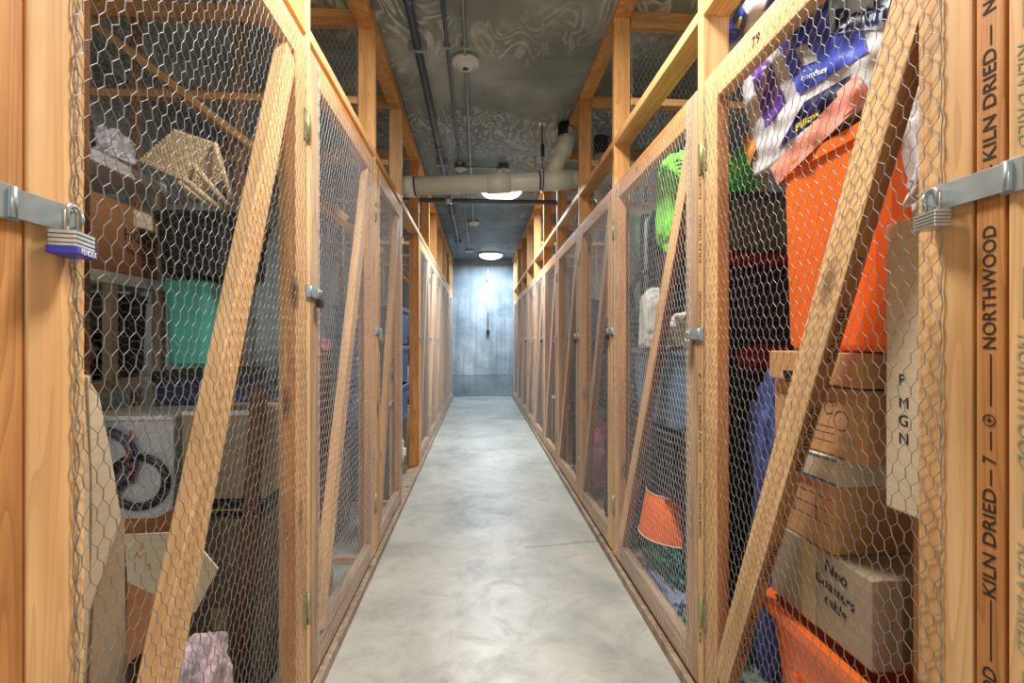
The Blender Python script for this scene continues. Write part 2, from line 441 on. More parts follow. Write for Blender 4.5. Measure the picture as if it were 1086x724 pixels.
# ---------- the shell
def slab(name, x0, x1, y0, y1, z0, z1, mat):
    bm = bmesh.new(); bm_box(bm, x0, x1, y0, y1, z0, z1)
    return tag(link(name, finish(bm, name), mat), kind='structure')
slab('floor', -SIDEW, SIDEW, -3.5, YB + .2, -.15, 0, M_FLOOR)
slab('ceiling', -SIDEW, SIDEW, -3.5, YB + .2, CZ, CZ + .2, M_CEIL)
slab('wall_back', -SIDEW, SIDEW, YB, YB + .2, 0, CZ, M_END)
slab('wall_left', -SIDEW - .2, -SIDEW, -3.5, YB + .2, -.15, CZ + .2, M_WALL)
slab('wall_right', SIDEW, SIDEW + .2, -3.5, YB + .2, -.15, CZ + .2, M_WALL)

# ---------- rows of cages
SD = [1.615, 2.665, 3.58, 4.59, 5.54, 6.49, 7.44, 8.39, 9.34, 10.29]
ORD = ['nearest', 'second', 'third', 'fourth', 'fifth', 'sixth', 'seventh', 'eighth', 'ninth', 'tenth', 'eleventh']
class Row: pass
rows = []
for side in (-1, 1):
    R = Row(); R.s = side; R.X = XR if side > 0 else XL; R.name = 'right' if side > 0 else 'left'
    R.Y = [depth_y(.700 if side > 0 else .585, R.X)] + [depth_y(d, R.X) for d in SD]
    R.top = 2.95 if side > 0 else 2.885
    R.dtop = 2.04 if side > 0 else 2.175
    R.head = (2.26, 2.298) if side > 0 else (2.20, 2.238)
    rows.append(R)
    s = side; X = R.X
    # plates: outward direction is +s
    def bx(name, a, b, y0, y1, z0, z1, mat, label, cat, group=None):
        x0, x1 = sorted((X + s * a, X + s * b))
        return tag(box(name, x0, x1, y0, y1, z0, z1, mat), label, cat, group)
    bx('sill_plate', -.018, .089, -.39, YB - .01, 0, .04, W_T, 'long timber sill plate on the floor along the %s row of cages' % R.name, 'sill plate')
    bx('top_plate', 0, .089, -.39, YB - .01, R.top, R.top + (.038 if s > 0 else .07), W_M, 'long timber top plate under the ceiling above the %s row' % R.name, 'top plate')
    for k, y in enumerate(R.Y):
        far = ' by the end wall' if k == 10 else ''
        st = thing('wall_stud', (X, y, .04), '%s upright pine stud in the %s row of cages%s' % (ORD[k] + (' to the camera,' if k == 0 else ' nearest'), R.name, far) if k else 'upright pine stud closest to the camera in the %s row' % R.name, 'stud', 'upright studs of the %s row' % R.name)
        mat = [W_O, W_L, W_M, W_O, W_M, W_O, W_M, W_L, W_O, W_M, W_L][k] if s > 0 else [W_O, W_L, W_M, W_L, W_O, W_M, W_O, W_M, W_L, W_M, W_L][k]
        timber = board('timber', (X + s * .0445, y, .04), (X + s * .0445, y, R.top), .089, .038, (1, 0, 0), mat, st)
        if s > 0 and k in (0, 1):
            xx = X - .0006
            for body, z0, z1 in (('KILN DRIED', 1.46, 1.617), ('—', 1.622, 1.65), ('—', 1.43, 1.452), ('NORTHWOOD', 1.19, 1.365), ('—', 1.108, 1.182), ('—', 1.045, 1.072), ('7', 1.026, 1.036), ('—', .995, 1.018), ('KILN DRIED', .837, .99), ('—', .745, .832), ('NORTHWOOD', .555, .735), ('KILN DRIED', .21, .37), ('NORTHWOOD', 1.67, 1.85), ('KILN DRIED', 2.4, 2.55)):
                stamp = lettering(body, .026, (xx, y - .009, z0), (0, 0, 1), (0, 1, 0), INKK if k == 0 else INK, st, 'ink_stamp', fit=z1 - z0); under(stamp, timber)
            rg = bmesh.new(); bm_tube(rg, [(0, .008 * math.cos(a), .008 * math.sin(a)) for a in (2 * math.pi * q / 20 for q in range(20))], .0007, 4, True)
            under(link('ink_stamp', finish(rg, 'ring'), INKK, st, Vector((xx, y, 1.088)) - st.location), timber)
            rg = bmesh.new(); bm_tube(rg, [(0, 0, -.004), (0, 0, .004)], .0006, 4); bm_tube(rg, [(0, -.004, 0), (0, .004, 0)], .0006, 4)
            under(link('ink_stamp', finish(rg, 'plus'), INKK, st, Vector((xx, y, 1.088)) - st.location), timber)
    st = thing('wall_stud', (X, -.369, .04), 'upright pine stud behind the camera in the %s row' % R.name, 'stud')
    board('timber', (X + s * .0445, -.369, .04), (X + s * .0445, -.369, R.top), .089, .038, (1, 0, 0), W_M, st)
    # header blocks between studs
    for k in range(-1, 10):
        ya = (R.Y[k] + .019) if k >= 0 else -.35
        yb = R.Y[k + 1] - .019
        if k == -1: yb = R.Y[0] - .019
        if k == -1: lab = 'pine header block above the cage beside the camera on the %s' % R.name
        else: lab = 'pine header block above the %s cage door of the %s row' % (ORD[k] if k else 'closest', R.name)
        c = Vector((X + s * .0445, ya, (R.head[0] + R.head[1]) / 2))
        tag(board('header_block', c, (c.x, yb, c.z), .089, .038, (1, 0, 0), W_L if (k % 2) else W_M), lab, 'header block', 'header blocks of the %s row' % R.name)

# board beyond the first studs: the doors of the cages beside the camera
def hinge(parent, X, s, y, z, h=.1, name='hinge'):
    b = thing('tmp', (0, 0, 0), None, None); bpy.data.objects.remove(b)
    o = box(name, *sorted((X - s * .003, X - s * .0005)), y - .030, y + .030, z - h / 2, z + h / 2, BRASS, parent, .0005)
    bm = bmesh.new(); bm_tube(bm, [(0, 0, 0), (0, 0, h)], .0045, 8)
    k = link('hinge_pin', finish(bm, 'hinge_pin'), BRASS, o, (-s * .004, 0, 0), True)
    return o

def door(R, k, y0, y1, seedn, with_brace=True, rot=0.):
    """door between y0 (near, latch side) and y1 (far, hinge side)"""
    s, X = R.s, R.X
    lab = {True: '%s chicken-wire cage door of the %s row, counted from the camera'}[True] % (ORD[k] if k else 'closest', R.name)
    if k == 0: lab = 'nearest cage door on the %s, wide diagonal brace behind chicken wire' % R.name
    d = thing('cage_door', (X, y1, .055), lab, 'door', 'chicken-wire doors of the %s row' % R.name)
    zb, zt = .058, R.dtop
    xc = X + s * .019
    g = .006
    a, b = y0 + g, y1 - g
    mats = {0: (W_L, W_L, W_L, W_L)}.get(k, random.choice([(W_G, W_L, W_M, W_L), (W_M, W_G, W_L, W_M), (W_L, W_M, W_M, W_G)]))
    O = R.X
    board('latch_stile', (xc, a + .0445, zb), (xc, a + .0445, zt), .089, .038, (0, 1, 0), mats[0], d)
    board('hinge_stile', (xc, b - .0445, zb), (xc, b - .0445, zt), .089, .038, (0, 1, 0), mats[1] if k else W_L, d, edge=W_O)
    board('top_rail', (xc, a + .0895, zt - .0445), (xc, b - .0895, zt - .0445), .089, .038, (0, 0, 1), mats[2], d)
    board('bottom_rail', (xc, a + .0895, zb + .0445), (xc, b - .0895, zb + .0445), .089, .038, (0, 0, 1), W_G, d)
    if s > 0: p0, p1 = Vector((xc, b - .10, zb + .11)), Vector((xc, a + .115, zt - .27))
    else: p0, p1 = Vector((xc, a + .115, zb + .11)), Vector((xc, b - .115, zt - .11))
    zmax = R.dtop - .09
    dd = (p1 - p0).normalized()
    bw = .076
    if s > 0: p1 = p1 + dd * .15
    br = board('diagonal_brace', p0, p1, bw, .036, (0, 1, 0), mats[3], d, edge=W_E if s > 0 else None)  # right-hand braces get painted shade on the lower edge
    if s > 0 and k in (0, 1):
        yd = Vector((0, 1, 0)); yd = (yd - dd * yd.dot(dd)).normalized()      # points to far side
        ed = -yd * (bw / 2 + .0005)
            # stamp on the edge that faces back towards the camera
        for body, q in (('NORTHWOOD', .16), ('KILN DRIED', .45), ('—', .66), ('NORTHWOOD', .8), ('KILN DRIED', 1.08), ('7', 1.30)):
            under(lettering(body, .026, p0 + dd * q + ed + Vector((.011, 0, 0)), dd, (-1, 0, 0), INKK, d, 'ink_stamp', sx=.95), br)
    TH = (1., .85, .68, .52)[min(k, 3)]
    if s > 0 and k < 2:
        lettering('79' if k == 0 else '31', .04, (X - .0006, b - (.28 if k == 0 else .36), zt - .06), (0, -1, 0), (0, 0, 1), INKK, d, 'handwritten_number')
    mesh_a, mesh_b = a + (.066 if s < 0 else .045), b - .010
    if s > 0: wire(mesh_b - mesh_a, zt - zb - .03, (X - .0005, mesh_b, zb + .015), (0, -1, 0), (0, 0, 1), d, seedn, thick=TH)
    else: wire(mesh_b - mesh_a, zt - zb - .03, (X + .0005, mesh_a, zb + .015), (0, 1, 0), (0, 0, 1), d, seedn, thick=TH)
    for z in ((1.80, .32) if s > 0 else (1.90, .33)):
        hinge(d, X, s, y1 - .001, z)
    return d
DT = {}
for R in rows:
    for k in range(10):
        if R.s < 0 and k == 3: continue            # the fourth bay on the left stands open
        DT[R.s, k] = door(R, k, R.Y[k] + .019, R.Y[k + 1] - .019, k if k < 3 else 3)
    # doors of the cages beside the camera: only their hinge stile shows
    yb = R.Y[0] - .019 - .006
    d = thing('cage_door', (R.X, yb, .055), 'edge of the cage door beside the camera on the %s, carrying the hasp' % R.name, 'door')
    ya = yb - .9
    xc = R.X + R.s * .019
    board('hinge_stile', (xc, yb - .0445, .058), (xc, yb - .0445, R.dtop), .089, .038, (0, 1, 0), W_L, d)
    board('latch_stile', (xc, ya + .0445, .058), (xc, ya + .0445, R.dtop), .089, .038, (0, 1, 0), W_L, d)
    board('top_rail', (xc, ya + .0895, R.dtop - .0445), (xc, yb - .0895, R.dtop - .0445), .089, .038, (0, 0, 1), W_L, d)
    board('bottom_rail', (xc, ya + .0895, .1025), (xc, yb - .0895, .1025), .089, .038, (0, 0, 1), W_L, d)
    if R.s > 0:
        for body, z0, z1 in (('NORTHWOOD', 1.21, 1.03), ('—', 1.30, 1.23), ('KILN DRIED', .93, .78), ('—', 1.0, .95), ('—', .76, .66), ('KILN DRIED', 1.60, 1.46), ('—', 1.66, 1.62), ('NORTHWOOD', .64, .48)):
            lettering(body, .028, (R.X - .0006, yb - .012, z0), (0, 0, -1), (0, -1, 0), INKG, d, 'ink_stamp', shear=.25, fit=z0 - z1)

# ---------- hasps and padlocks
def hasp(R, y0, y1, z, label, h=.034, tilt=0.):
    s, X = R.s, R.X
    t = thing('hasp', (X, (y0 + y1) / 2, z), label, 'hasp')
    xa = X - s * .006
    box('hasp_plate', *sorted((xa - s * .0022, xa)), y0, y1, z - h / 2, z + h / 2, ZINC, t, .0008)
    box('hasp_leaf', *sorted((xa, X)), y0 - .012, y0 + .016, z - h / 2 - .003, z + h / 2 + .003, ZINC, t, .0008)
    bm = bmesh.new(); bm_tube(bm, [(0, 0, -h / 2), (0, 0, h / 2)], .004, 8)
    link('hasp_knuckle', finish(bm, 'knuckle'), ZINC, t, (-s * .009, y0 + .004 - t.location.y, 0), True)
    ys = y1 - .018
    pts = [(X - s * (.008 + .016 * math.sin(a)), ys, z + .011 * math.cos(a)) for a in [math.pi * q / 10 for q in range(11)]]
    tube('staple', [(X - s * .002, ys, z + .011)] + pts + [(X - s * .002, ys, z - .011)], .0022, ZINC, t, 8)
    return t, Vector((X - s * .018, ys, z))
def padlock(p, s, label, w=.045, hb=.032, th=.022, kind='steel', yaw=0., bumper=False, sw=None, drop=.030):
    """p: centre of the staple; body hangs below"""
    t = thing('padlock', (p.x, p.y, p.z), label, 'padlock', rotz=yaw)
    mat = STEEL if kind == 'steel' else BLACKM
    top = -drop + .006
    sw = sw or w * .62
    bm = bmesh.new()
    n = 5 if kind == 'steel' else 1
    for q in range(n):
        z1 = top - hb * q / n; z0 = top - hb * (q + 1) / n + (.0006 if n > 1 else 0)
        bm_box(bm, -th / 2, th / 2, -w / 2, w / 2, z0, z1, .0022 if n == 1 else .0012)
    link('lock_body', finish(bm, 'lock_body'), mat, t)
    pts = [(0, -sw / 2, top - .004), (0, -sw / 2, 0.0)] + [(0, -sw / 2 * math.cos(a), sw / 2 * .8 * math.sin(a)) for a in [math.pi * q / 12 for q in range(1, 12)]] + [(0, sw / 2, 0.), (0, sw / 2, top - .004)]
    bm = bmesh.new(); bm_tube(bm, pts, .0038 if w > .04 else .003, 10)
    link('shackle', finish(bm, 'shackle'), STEEL, t, None, True)
    if bumper:
        bm = bmesh.new(); bm_box(bm, -th / 2 - .0015, th / 2 + .0015, -w / 2 - .0015, w / 2 + .0015, top - hb - .003, top - hb + .008, .002)
        link('bumper', finish(bm, 'bumper'), BLUEP, t)
        me = text_mesh('PENDEX', .0105, 'CENTER'); o = link('lettering', me, WHITE_INK, t)
        # read from the aisle (left row faces +X)
        x, y = Vector((0, 1, 0)), Vector((0, 0, 1)); z = x.cross(y)
        M = Matrix((x, y, z)).transposed().to_4x4(); M.translation = Vector((th / 2 + .002, .003, top - hb - .0012)); o.matrix_local = M
    return t
RL, RR = rows
h, p = hasp(RL, on_x(2, 215, XL).y, on_x(80, 230, XL).y, 1.365, 'long zinc hasp strap across the near left stud with blue-based padlock', .036)
padlock(p + Vector((.006, -.018, .002)), -1, 'steel laminated padlock with blue bumper hanging on the near left stile', .050, .028, .030, bumper=True, yaw=.25)
h, p = hasp(RR, on_x(1078, 190, XR).y, on_x(983, 220, XR).y, 1.425, 'long zinc hasp strap across the near right stud', .040)
padlock(p + Vector((-.003, -.012, 0)), 1, 'silver steel padlock hanging from the long hasp on the near right', .048, .026, .024, yaw=-.2)
def near_hasp(R, k, z, lab, locklab, kind):
    y = R.Y[k]
    h, p = hasp(R, y - .012, y + .075, z, lab, .036)
    if locklab: padlock(p, R.s, locklab, .036, .028, .016, kind, drop=.028)
near_hasp(RL, 1, 1.365, 'zinc hasp on the left row with small black padlock', 'small black padlock on the second left cage door', 'black')
near_hasp(RL, 2, 1.26, 'zinc hasp on the third cage door of the left row', 'steel padlock on the third cage door of the left row', 'steel')
near_hasp(RR, 1, 1.225, 'zinc hasp on the second right cage door above the blue-grey bin', 'worn steel padlock in front of the blue-grey bin on the right', 'steel')
near_hasp(RR, 2, 1.26, 'zinc hasp on the third cage door of the right row', 'black padlock on the third cage door of the right row', 'black')
for k in range(4, 10):
    near_hasp(RL, k, 1.24, 'small zinc hasp on the %s cage door of the left row' % ORD[k], 'distant steel padlock on the %s cage door of the left row' % ORD[k], 'steel')
for k in range(3, 9):
    near_hasp(RR, k, 1.24, 'small zinc hasp on the %s cage door of the right row' % ORD[k], 'distant padlock on the %s cage door of the right row' % ORD[k], 'black' if k % 2 else 'steel')

# ---------- partitions between cages
for R in rows:
    s = R.s; x0 = R.X + s * .093; x1 = s * (SIDEW - .01)
    for k in range(1, 11):
        y = R.Y[k]
        t = thing('cage_partition', (x0, y, 0), 'timber and chicken-wire partition behind the %s stud of the %s row' % (ORD[k], R.name), 'partition', 'partitions of the %s row' % R.name)
        L = abs(x1 - x0)
        board('bottom_plate', (x0, y, .0195), (x1, y, .0195), .038, .038, (0, 0, 1), W_G, t)
        board('top_plate', (x0, y, CZ - .046), (x1, y, CZ - .046), .089, .038, (0, 0, 1), W_M, t)
        board('middle_rail', (x0, y, 2.50), (x1, y, 2.50), .038, .038, (0, 0, 1), W_M, t)
        for q in ((.62, 1.15) if s < 0 else (.75,)):
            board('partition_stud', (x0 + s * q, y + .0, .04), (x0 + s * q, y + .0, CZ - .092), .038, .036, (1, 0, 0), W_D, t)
        if s < 0 and k != 1: board('partition_brace', (-2.1, y - .03, 2.93), (-.70, y - .03, 1.85), .038, .02, (1, 0, 0), W_M, t)
        sd = 20 if k < 5 else 21
        if s > 0: wire(L, CZ - .1, (x0, y - .022, .04), (1, 0, 0), (0, 0, 1), t, sd, rot=(k == 1), thick=(.7 if k == 1 else .55))
        else: wire(L, CZ - .1, (x1, y - .022, .04), (1, 0, 0), (0, 0, 1), t, sd, rot=(k == 1), thick=(.7 if k == 1 else .55))

# ---------- ceiling services
def ceiling_light(x, y, n):
    t = thing('ceiling_light', (x, y, CZ), ['round white dome ceiling light glowing behind the camera', 'round white dome ceiling light above the first cages', 'large glowing dome light just behind the cream pipe', 'smaller glowing dome light by the end wall'][n], 'light', 'round dome ceiling lights')
    bm = bmesh.new(); bm_lathe(bm, [(0, 0), (.25, 0), (.255, -.03), (.235, -.035), (.235, -.02)], 40)
    link('base_ring', finish(bm, 'base'), WHITEP, t, None, True)
    bm = bmesh.new(); bm_lathe(bm, [(.235, -.03)] + [(.235 * math.cos(a), -.03 - .085 * math.sin(a)) for a in [math.pi / 2 * q / 10 for q in range(1, 10)]] + [(0, -.115)], 40)
    m, nt, b = newmat('glowing_diffuser'); b.inputs['Base Color'].default_value = (1, 1, 1, 1)
    b.inputs['Emission Color'].default_value = (.93, .97, 1, 1); b.inputs['Emission Strength'].default_value = [4, 4, 4.0, 5][n]
    link('diffuser', finish(bm, 'diffuser'), m, t, None, True)
    ld = bpy.data.lights.new('lamp', 'AREA'); ld.shape = 'DISK'; ld.size = .42
    ld.energy = [62, 60, 100, 66][n]; ld.color = [(1, .97, .92), (1, .97, .92), (.88, .95, 1), (.72, .87, 1)][n]
    l = bpy.data.objects.new('lamp', ld); COL.objects.link(l); l.parent = t; l.location = (0, 0, -.12)
ceiling_light(.29, -2.2, 0); ceiling_light(.12, 1.35, 1)
p = ray(534, 201) ; ceiling_light(.26, 5.75, 2); ceiling_light(.24, 10.0, 3)

def conduit(name, x, y0, y1, r, mat, label, z=None, clips=True):
    z = z or CZ - r - .012
    t = thing(name, (x, y0, z), label, 'conduit')
    tube('pipe_run', [(x, y0, z), (x, y1, z)], r, mat, t, 14)
    for q in np.arange(max(y0 + .5, .6), y1, 1.9):
        tube('coupling', [(x, q, z), (x, q + .05, z)], r * 1.25, mat, t, 14)
        box('strap', x - r * 2.4, x + r * 2.4, q + .45, q + .47, z - r * 1.1, CZ - .0005, COND, t, .001)
    return t
conduit('dark_pipe', -.365, -.5, 9.2, .024, DARKC, 'thick dark conduit running along the ceiling on the left')
conduit('ceiling_conduit', -.19, -.5, 4.95, .010, DARKC, 'thin dark conduit running to the grey junction box before the cream pipe')
conduit('ceiling_conduit', -.085, -.5, 7.3, .0105, COND, 'thin light grey conduit through the round smoke detector')
conduit('ceiling_conduit', -.19, 5.1, 9.6, .010, COND, 'thin far conduit between the dome light and the end wall')
t = tube('ceiling_conduit', [(-.17, 4.97, CZ - .03), (.24, 4.97, CZ - .03)], .011, COND); tag(t, 'short crosswise conduit joining two junction boxes before the cream pipe', 'conduit')
def detector(x, y, r, label, name='smoke_detector'):
    t = thing(name, (x, y, CZ), label, 'detector', 'round detectors on the ceiling')
    bm = bmesh.new(); bm_lathe(bm, [(0, -.012), (r, -.012), (r, -.03), (r * .96, -.036), (r * .78, -.045), (r * .72, -.043), (r * .7, -.052), (r * .38, -.062), (0, -.064)], 36)
    link('cover', finish(bm, 'cover'), WHITEP, t, None, True)
    bm = bmesh.new(); bm_lathe(bm, [(0, 0), (r * .6, 0), (r * .6, -.012), (0, -.012)], 24); link('mounting_box', finish(bm, 'mount'), COND, t)
    bm = bmesh.new(); bm_lathe(bm, [(r * .2, -.0615), (r * .22, -.066), (0, -.069)], 16); link('sensor', finish(bm, 'sensor'), BLKP, t)
detector(-.085, 3.12, .088, 'round white smoke detector on the light grey conduit')
detector(-.085, 7.35, .09, 'white smoke detector on the ceiling beyond the cream pipe')
detector(-.19, 9.6, .09, 'small far detector beside the last dome light')
def jbox(x, y, label):
    t = thing('junction_box', (x, y, CZ), label, 'junction box', 'grey round junction boxes')
    bm = bmesh.new(); bm_lathe(bm, [(0, 0), (.055, 0), (.055, -.045), (.062, -.047), (.062, -.055), (.03, -.058), (0, -.058)], 24); link('box_body', finish(bm, 'jb'), COND, t, None, True)
    bm = bmesh.new(); bm_lathe(bm, [(0, -.058), (.02, -.058), (.02, -.075), (0, -.075)], 12); link('sensor', finish(bm, 'jb'), WHITEP, t)
jbox(-.19, 4.97, 'grey junction box at the end of the thin dark conduit'); jbox(.25, 4.97, 'grey junction box to the right, just above the cream pipe')

# cream drain pipe across the aisle
PY = 4.0
pl = on_y(429, 198, PY); pr = on_y(700, 186.5, PY)
t = thing('drain_pipe', (0, PY, pl.z), 'thick cream plastic drain pipe crossing above the aisle', 'pipe')
tube('pipe_run', [pl, pr], .075, PVC, t, 32)
dirp = (pr - pl).normalized()
def pos(px): return pl + dirp * ((on_y(px, 195, PY).x - pl.x) / dirp.x)
tube('end_cap', [pos(427.5), pos(439)], .084, PVC, t, 32)
tube('primer_ring', [pos(439), pos(441)], .0765, PURP, t, 32)
tube('coupling', [pos(516), pos(541)], .085, PVC, t, 32)
tube('primer_ring', [pos(571), pos(573)], .0768, PURP, t, 32)
tube('coupling', [pos(573), pos(606)], .082, PVC, t, 32)
a = pos(585) + Vector((0, .0, .04)); b1 = on_y(603, 158, PY); c1 = on_y(600, 150, PY); d1 = Vector((on_y(601, 140, PY).x, PY, CZ))
kk = Vector((d1.x, PY, b1.z + .06))
tube('wye_branch', [a, a + (kk - a) * .5, kk], .066, PVC, t, 28)
tube('elbow', [a + (kk - a) * .62, kk - (kk - a) * .12, kk + Vector((.003, 0, .03)), kk + Vector((.0, 0, .1))], .074, PVC, t, 28)
tube('riser', [kk, Vector((d1.x, PY, CZ - .13))], .066, PVC, t, 28)
tube('rubber_coupling', [Vector((d1.x, PY, CZ - .13)), Vector((d1.x, PY, CZ - .003))], .074, BLKRUB, t, 28)
tube('hose_clamp', [Vector((d1.x, PY, CZ - .12)), Vector((d1.x, PY, CZ - .105))], .0755, STEEL, t, 28)
hg = thing('pipe_hanger', (pos(575).x, PY, CZ), 'steel rod and strap hanger holding the cream pipe', 'hanger')
hx = pos(575).x; hz = pos(575).z
tube('rod', [(hx, PY, CZ), (hx, PY, hz + .1)], .006, DARKC, hg, 8)
tube('turnbuckle', [(hx, PY - .02, CZ - .18), (hx, PY - .02, CZ - .28)], .015, BLKP, hg, 8)
tube('strap_loop', [(hx, PY + .088 * math.cos(q), hz + .088 * math.sin(q)) for q in [2 * math.pi * i / 28 for i in range(28)]], .0055, DARKC, hg, 8, True)
box('anchor_plate', hx - .03, hx + .03, PY - .03, PY + .03, CZ - .008, CZ, ZINC, hg, .001)
# second riser further right, behind the studs
rx = on_y(645, 160, 4.0).x
t = thing('vent_riser', (rx, 4.25, 2.2), 'short grey and black riser pipe behind the right-hand studs', 'pipe')
tube('riser', [(rx, 4.25, 2.45), (rx, 4.25, 2.86)], .055, PVC, t, 24); tube('rubber_coupling', [(rx, 4.25, 2.84), (rx, 4.25, CZ)], .064, BLKRUB, t, 24)
tube('elbow', [(rx, 4.25, 2.47), (rx + .03, 4.25, 2.38), (rx + .12, 4.2, 2.33), (rx + .9, 4.2, 2.30)], .055, PVC, t, 24)
# dark sprinkler pipe behind it
zz = on_y(500, 213, 4.7).z
t = thing('sprinkler_pipe', (0, 4.7, zz), 'dark thin sprinkler pipe crossing just behind the cream pipe', 'pipe')
tube('pipe_run', [(-.95, 4.7, zz), (1.1, 4.7, zz)], .022, DARKC, t, 16)
tube('tee', [(on_y(476, 210, 4.7).x - .03, 4.7, zz), (on_y(476, 210, 4.7).x + .03, 4.7, zz)], .032, ZINC, t, 16)
tube('sprinkler_head', [(on_y(477, 210, 4.7).x, 4.7, zz), (on_y(477, 210, 4.7).x, 4.7, zz + .05)], .012, ZINC, t, 12)
tube('hanger_rod', [(on_y(568, 210, 4.7).x, 4.7, zz), (on_y(568, 210, 4.7).x, 4.7, CZ)], .006, ZINC, t, 8)
# end-wall conduit and box
e0 = on_y(517.5, 285, YB - .02); e1 = on_y(518, 350, YB - .02)
t = thing('wall_conduit', (e0.x, YB - .02, e1.z), 'white vertical conduit with a dark box on the end wall', 'conduit')
tube('pipe_run', [(e0.x, YB - .02, e0.z), (e0.x, YB - .02, e1.z)], .019, WHITEP, t, 14)
tube('coupling', [(e0.x, YB - .02, e0.z - .22), (e0.x, YB - .02, e0.z - .28)], .026, COND, t, 14)
box('outlet_box', e0.x - .035, e0.x + .035, YB - .05, YB, e1.z - .09, e1.z, BLKP, t, .004)

# ---------- stored things: builders
def cardbox(x0, x1, y0, y1, z0, z1, mat, label, rot=0., flaps=False, tape=True, group=None, name='cardboard_box', roll=0.):
    c = Vector(((x0 + x1) / 2, (y0 + y1) / 2, z0)); sx, sy, sz = (x1 - x0) / 2, (y1 - y0) / 2, z1 - z0
    t = thing(name, c, label, 'box', group, rotz=rot); t.rotation_euler = (roll, 0, rot)
    bm = bmesh.new()
    if flaps:
        bm_box(bm, -sx, sx, -sy, sy, 0, .006); th = .005
        for a in ((-sx, -sx + th, -sy, sy), (sx - th, sx, -sy, sy), (-sx, sx, -sy, -sy + th), (-sx, sx, sy - th, sy)): bm_box(bm, *a, 0, sz)
    else: bm_box(bm, -sx, sx, -sy, sy, 0, sz, .004)
    link('carton', finish(bm, 'carton'), mat, t)
    if flaps:
        for sgn in (-1, 1):
            bm = bmesh.new(); f = min(sx, .12)
            vs = [bm.verts.new(v) for v in ((sgn * sx, -sy, sz), (sgn * sx, sy, sz), (sgn * (sx + f * .5), sy, sz + f * .6), (sgn * (sx + f * .5), -sy, sz + f * .6))]
            bm.faces.new(vs); link('flap', finish(bm, 'flap'), mat, t)
    elif tape:
        bm = bmesh.new(); bm_box(bm, -.025, .025, -sy - .0008, sy + .0008, sz - .0005, sz + .0008); bm_box(bm, -.025, .025, -sy - .0008, -sy + .0002, sz * .72, sz)
        link('packing_tape', finish(bm, 'tape'), TAPE, t)
    return t
def tote(x0, x1, y0, y1, z0, z1, mat, label, lid=None, cat='bin', taper=.1, group=None, name='storage_tote', roll=0, pitch=0, rim=.018):
    c = Vector(((x0 + x1) / 2, (y0 + y1) / 2, z0)); sx, sy, h = (x1 - x0) / 2, (y1 - y0) / 2, z1 - z0
    t = thing(name, c, label, cat, group); t.rotation_euler = (roll, pitch, 0)
    def ring(bm, f, z, r, seg=5, inset=0.):
        ax, ay = sx * f - inset, sy * f - inset; r = min(r, ax * .8, ay * .8); vs = []
        for qx, qy, a0 in ((1, 1, 0), (-1, 1, 90), (-1, -1, 180), (1, -1, 270)):
            for k in range(seg):
                a = math.radians(a0 + 90 * k / (seg - 1)); vs.append(bm.verts.new((qx * (ax - r) + r * math.cos(a), qy * (ay - r) + r * math.sin(a), z)))
        return vs
    bm = bmesh.new(); rs = []
    f0 = 1 - taper; R0 = min(sx, sy) * .35
    prof = [(f0 * .93, 0, 0), (f0, .015, 0), (1 - .03, h - .05, 0), (1 - .028, h - .03, 0), (1 + rim, h - .03, 0), (1 + rim, h - .002, 0), (1 + rim - .01, h, 0), (1 - .04, h - .001, 0), (f0 - .02, .02, 0)]
    for f, z, i in prof: rs.append(ring(bm, f, z, R0, inset=i))
    for A, B in zip(rs, rs[1:]):
        n = len(A)
        for k in range(n): bm.faces.new((A[k], A[(k + 1) % n], B[(k + 1) % n], B[k]))
    bm.faces.new(rs[0][::-1]); bm.faces.new(rs[-1])
    link('tub', finish(bm, 'tub'), mat, t)
    bm = bmesh.new()
    if name == 'storage_tote' and mat is ORNG: bm_box(bm, -sx * .93, -sx * .90, -.03, .03, h * .1, h * .2, .002)
    else:
      for q in (-.5, 0, .5): bm_box(bm, -sx * .985, sx * .985, sy * q - .01, sy * q + .01, h * .15, h * .7, .002)
    link('rib', finish(bm, 'rib'), mat, t).scale = (.99, 1, 1)
    if lid:
        bm = bmesh.new(); rs = [ring(bm, 1.035, h - .02, R0), ring(bm, 1.04, h + .008, R0), ring(bm, .95, h + .016, R0), ring(bm, .9, h + .008, R0)]
        for A, B in zip(rs, rs[1:]):
            n = len(A)
            for k in range(n): bm.faces.new((A[k], A[(k + 1) % n], B[(k + 1) % n], B[k]))
        bm.faces.new(rs[0][::-1]); bm.faces.new(rs[-1]); link('lid', finish(bm, 'lid'), lid, t)
    return t
def lump(c, dims, mat, label, cat, name, seed=0, amp=.22, freq=3.2, flat=.55, group=None, sub=5, rot=0.):
    bm = bmesh.new(); bmesh.ops.create_icosphere(bm, subdivisions=sub, radius=1.)
    off = Vector((seed * 7.3, seed * 3.1, seed * 5.7))
    for v in bm.verts:
        p = v.co.copy(); q = Vector([math.copysign(abs(a) ** flat, a) for a in p])
        n = noise.noise(p * freq * .5 + off) * .9
        rdg = 1 - abs(noise.noise(p * freq * 1.3 + off * 2)) * 2
        f = 1 + amp * (n + .55 * rdg - .35)
        q = q * .8 * f
        if q.z < -.72: q.z = -.72
        v.co = Vector((q.x * dims[0] / 1.6, q.y * dims[1] / 1.6, (q.z + .72) * dims[2] / 1.55))
    o = link(name, finish(bm, name), mat, None, c, True); o.rotation_euler.z = rot
    return tag(o, label, cat, group)
def part_lettering(t, body, size, p3, xd, yd, mat, sx=1., shear=0., name='lettering'):
    return lettering(body, size, p3, xd, yd, mat, t, name, sx=sx, shear=shear)

# ---------- right-hand near cage: boxes stacked against the wire
XF = .80
def yspan(pa, pb):
    ya, yb = on_x(pa, 362, XF).y, on_x(pb, 362, XF).y
    return min(ya, yb), max(ya, yb)
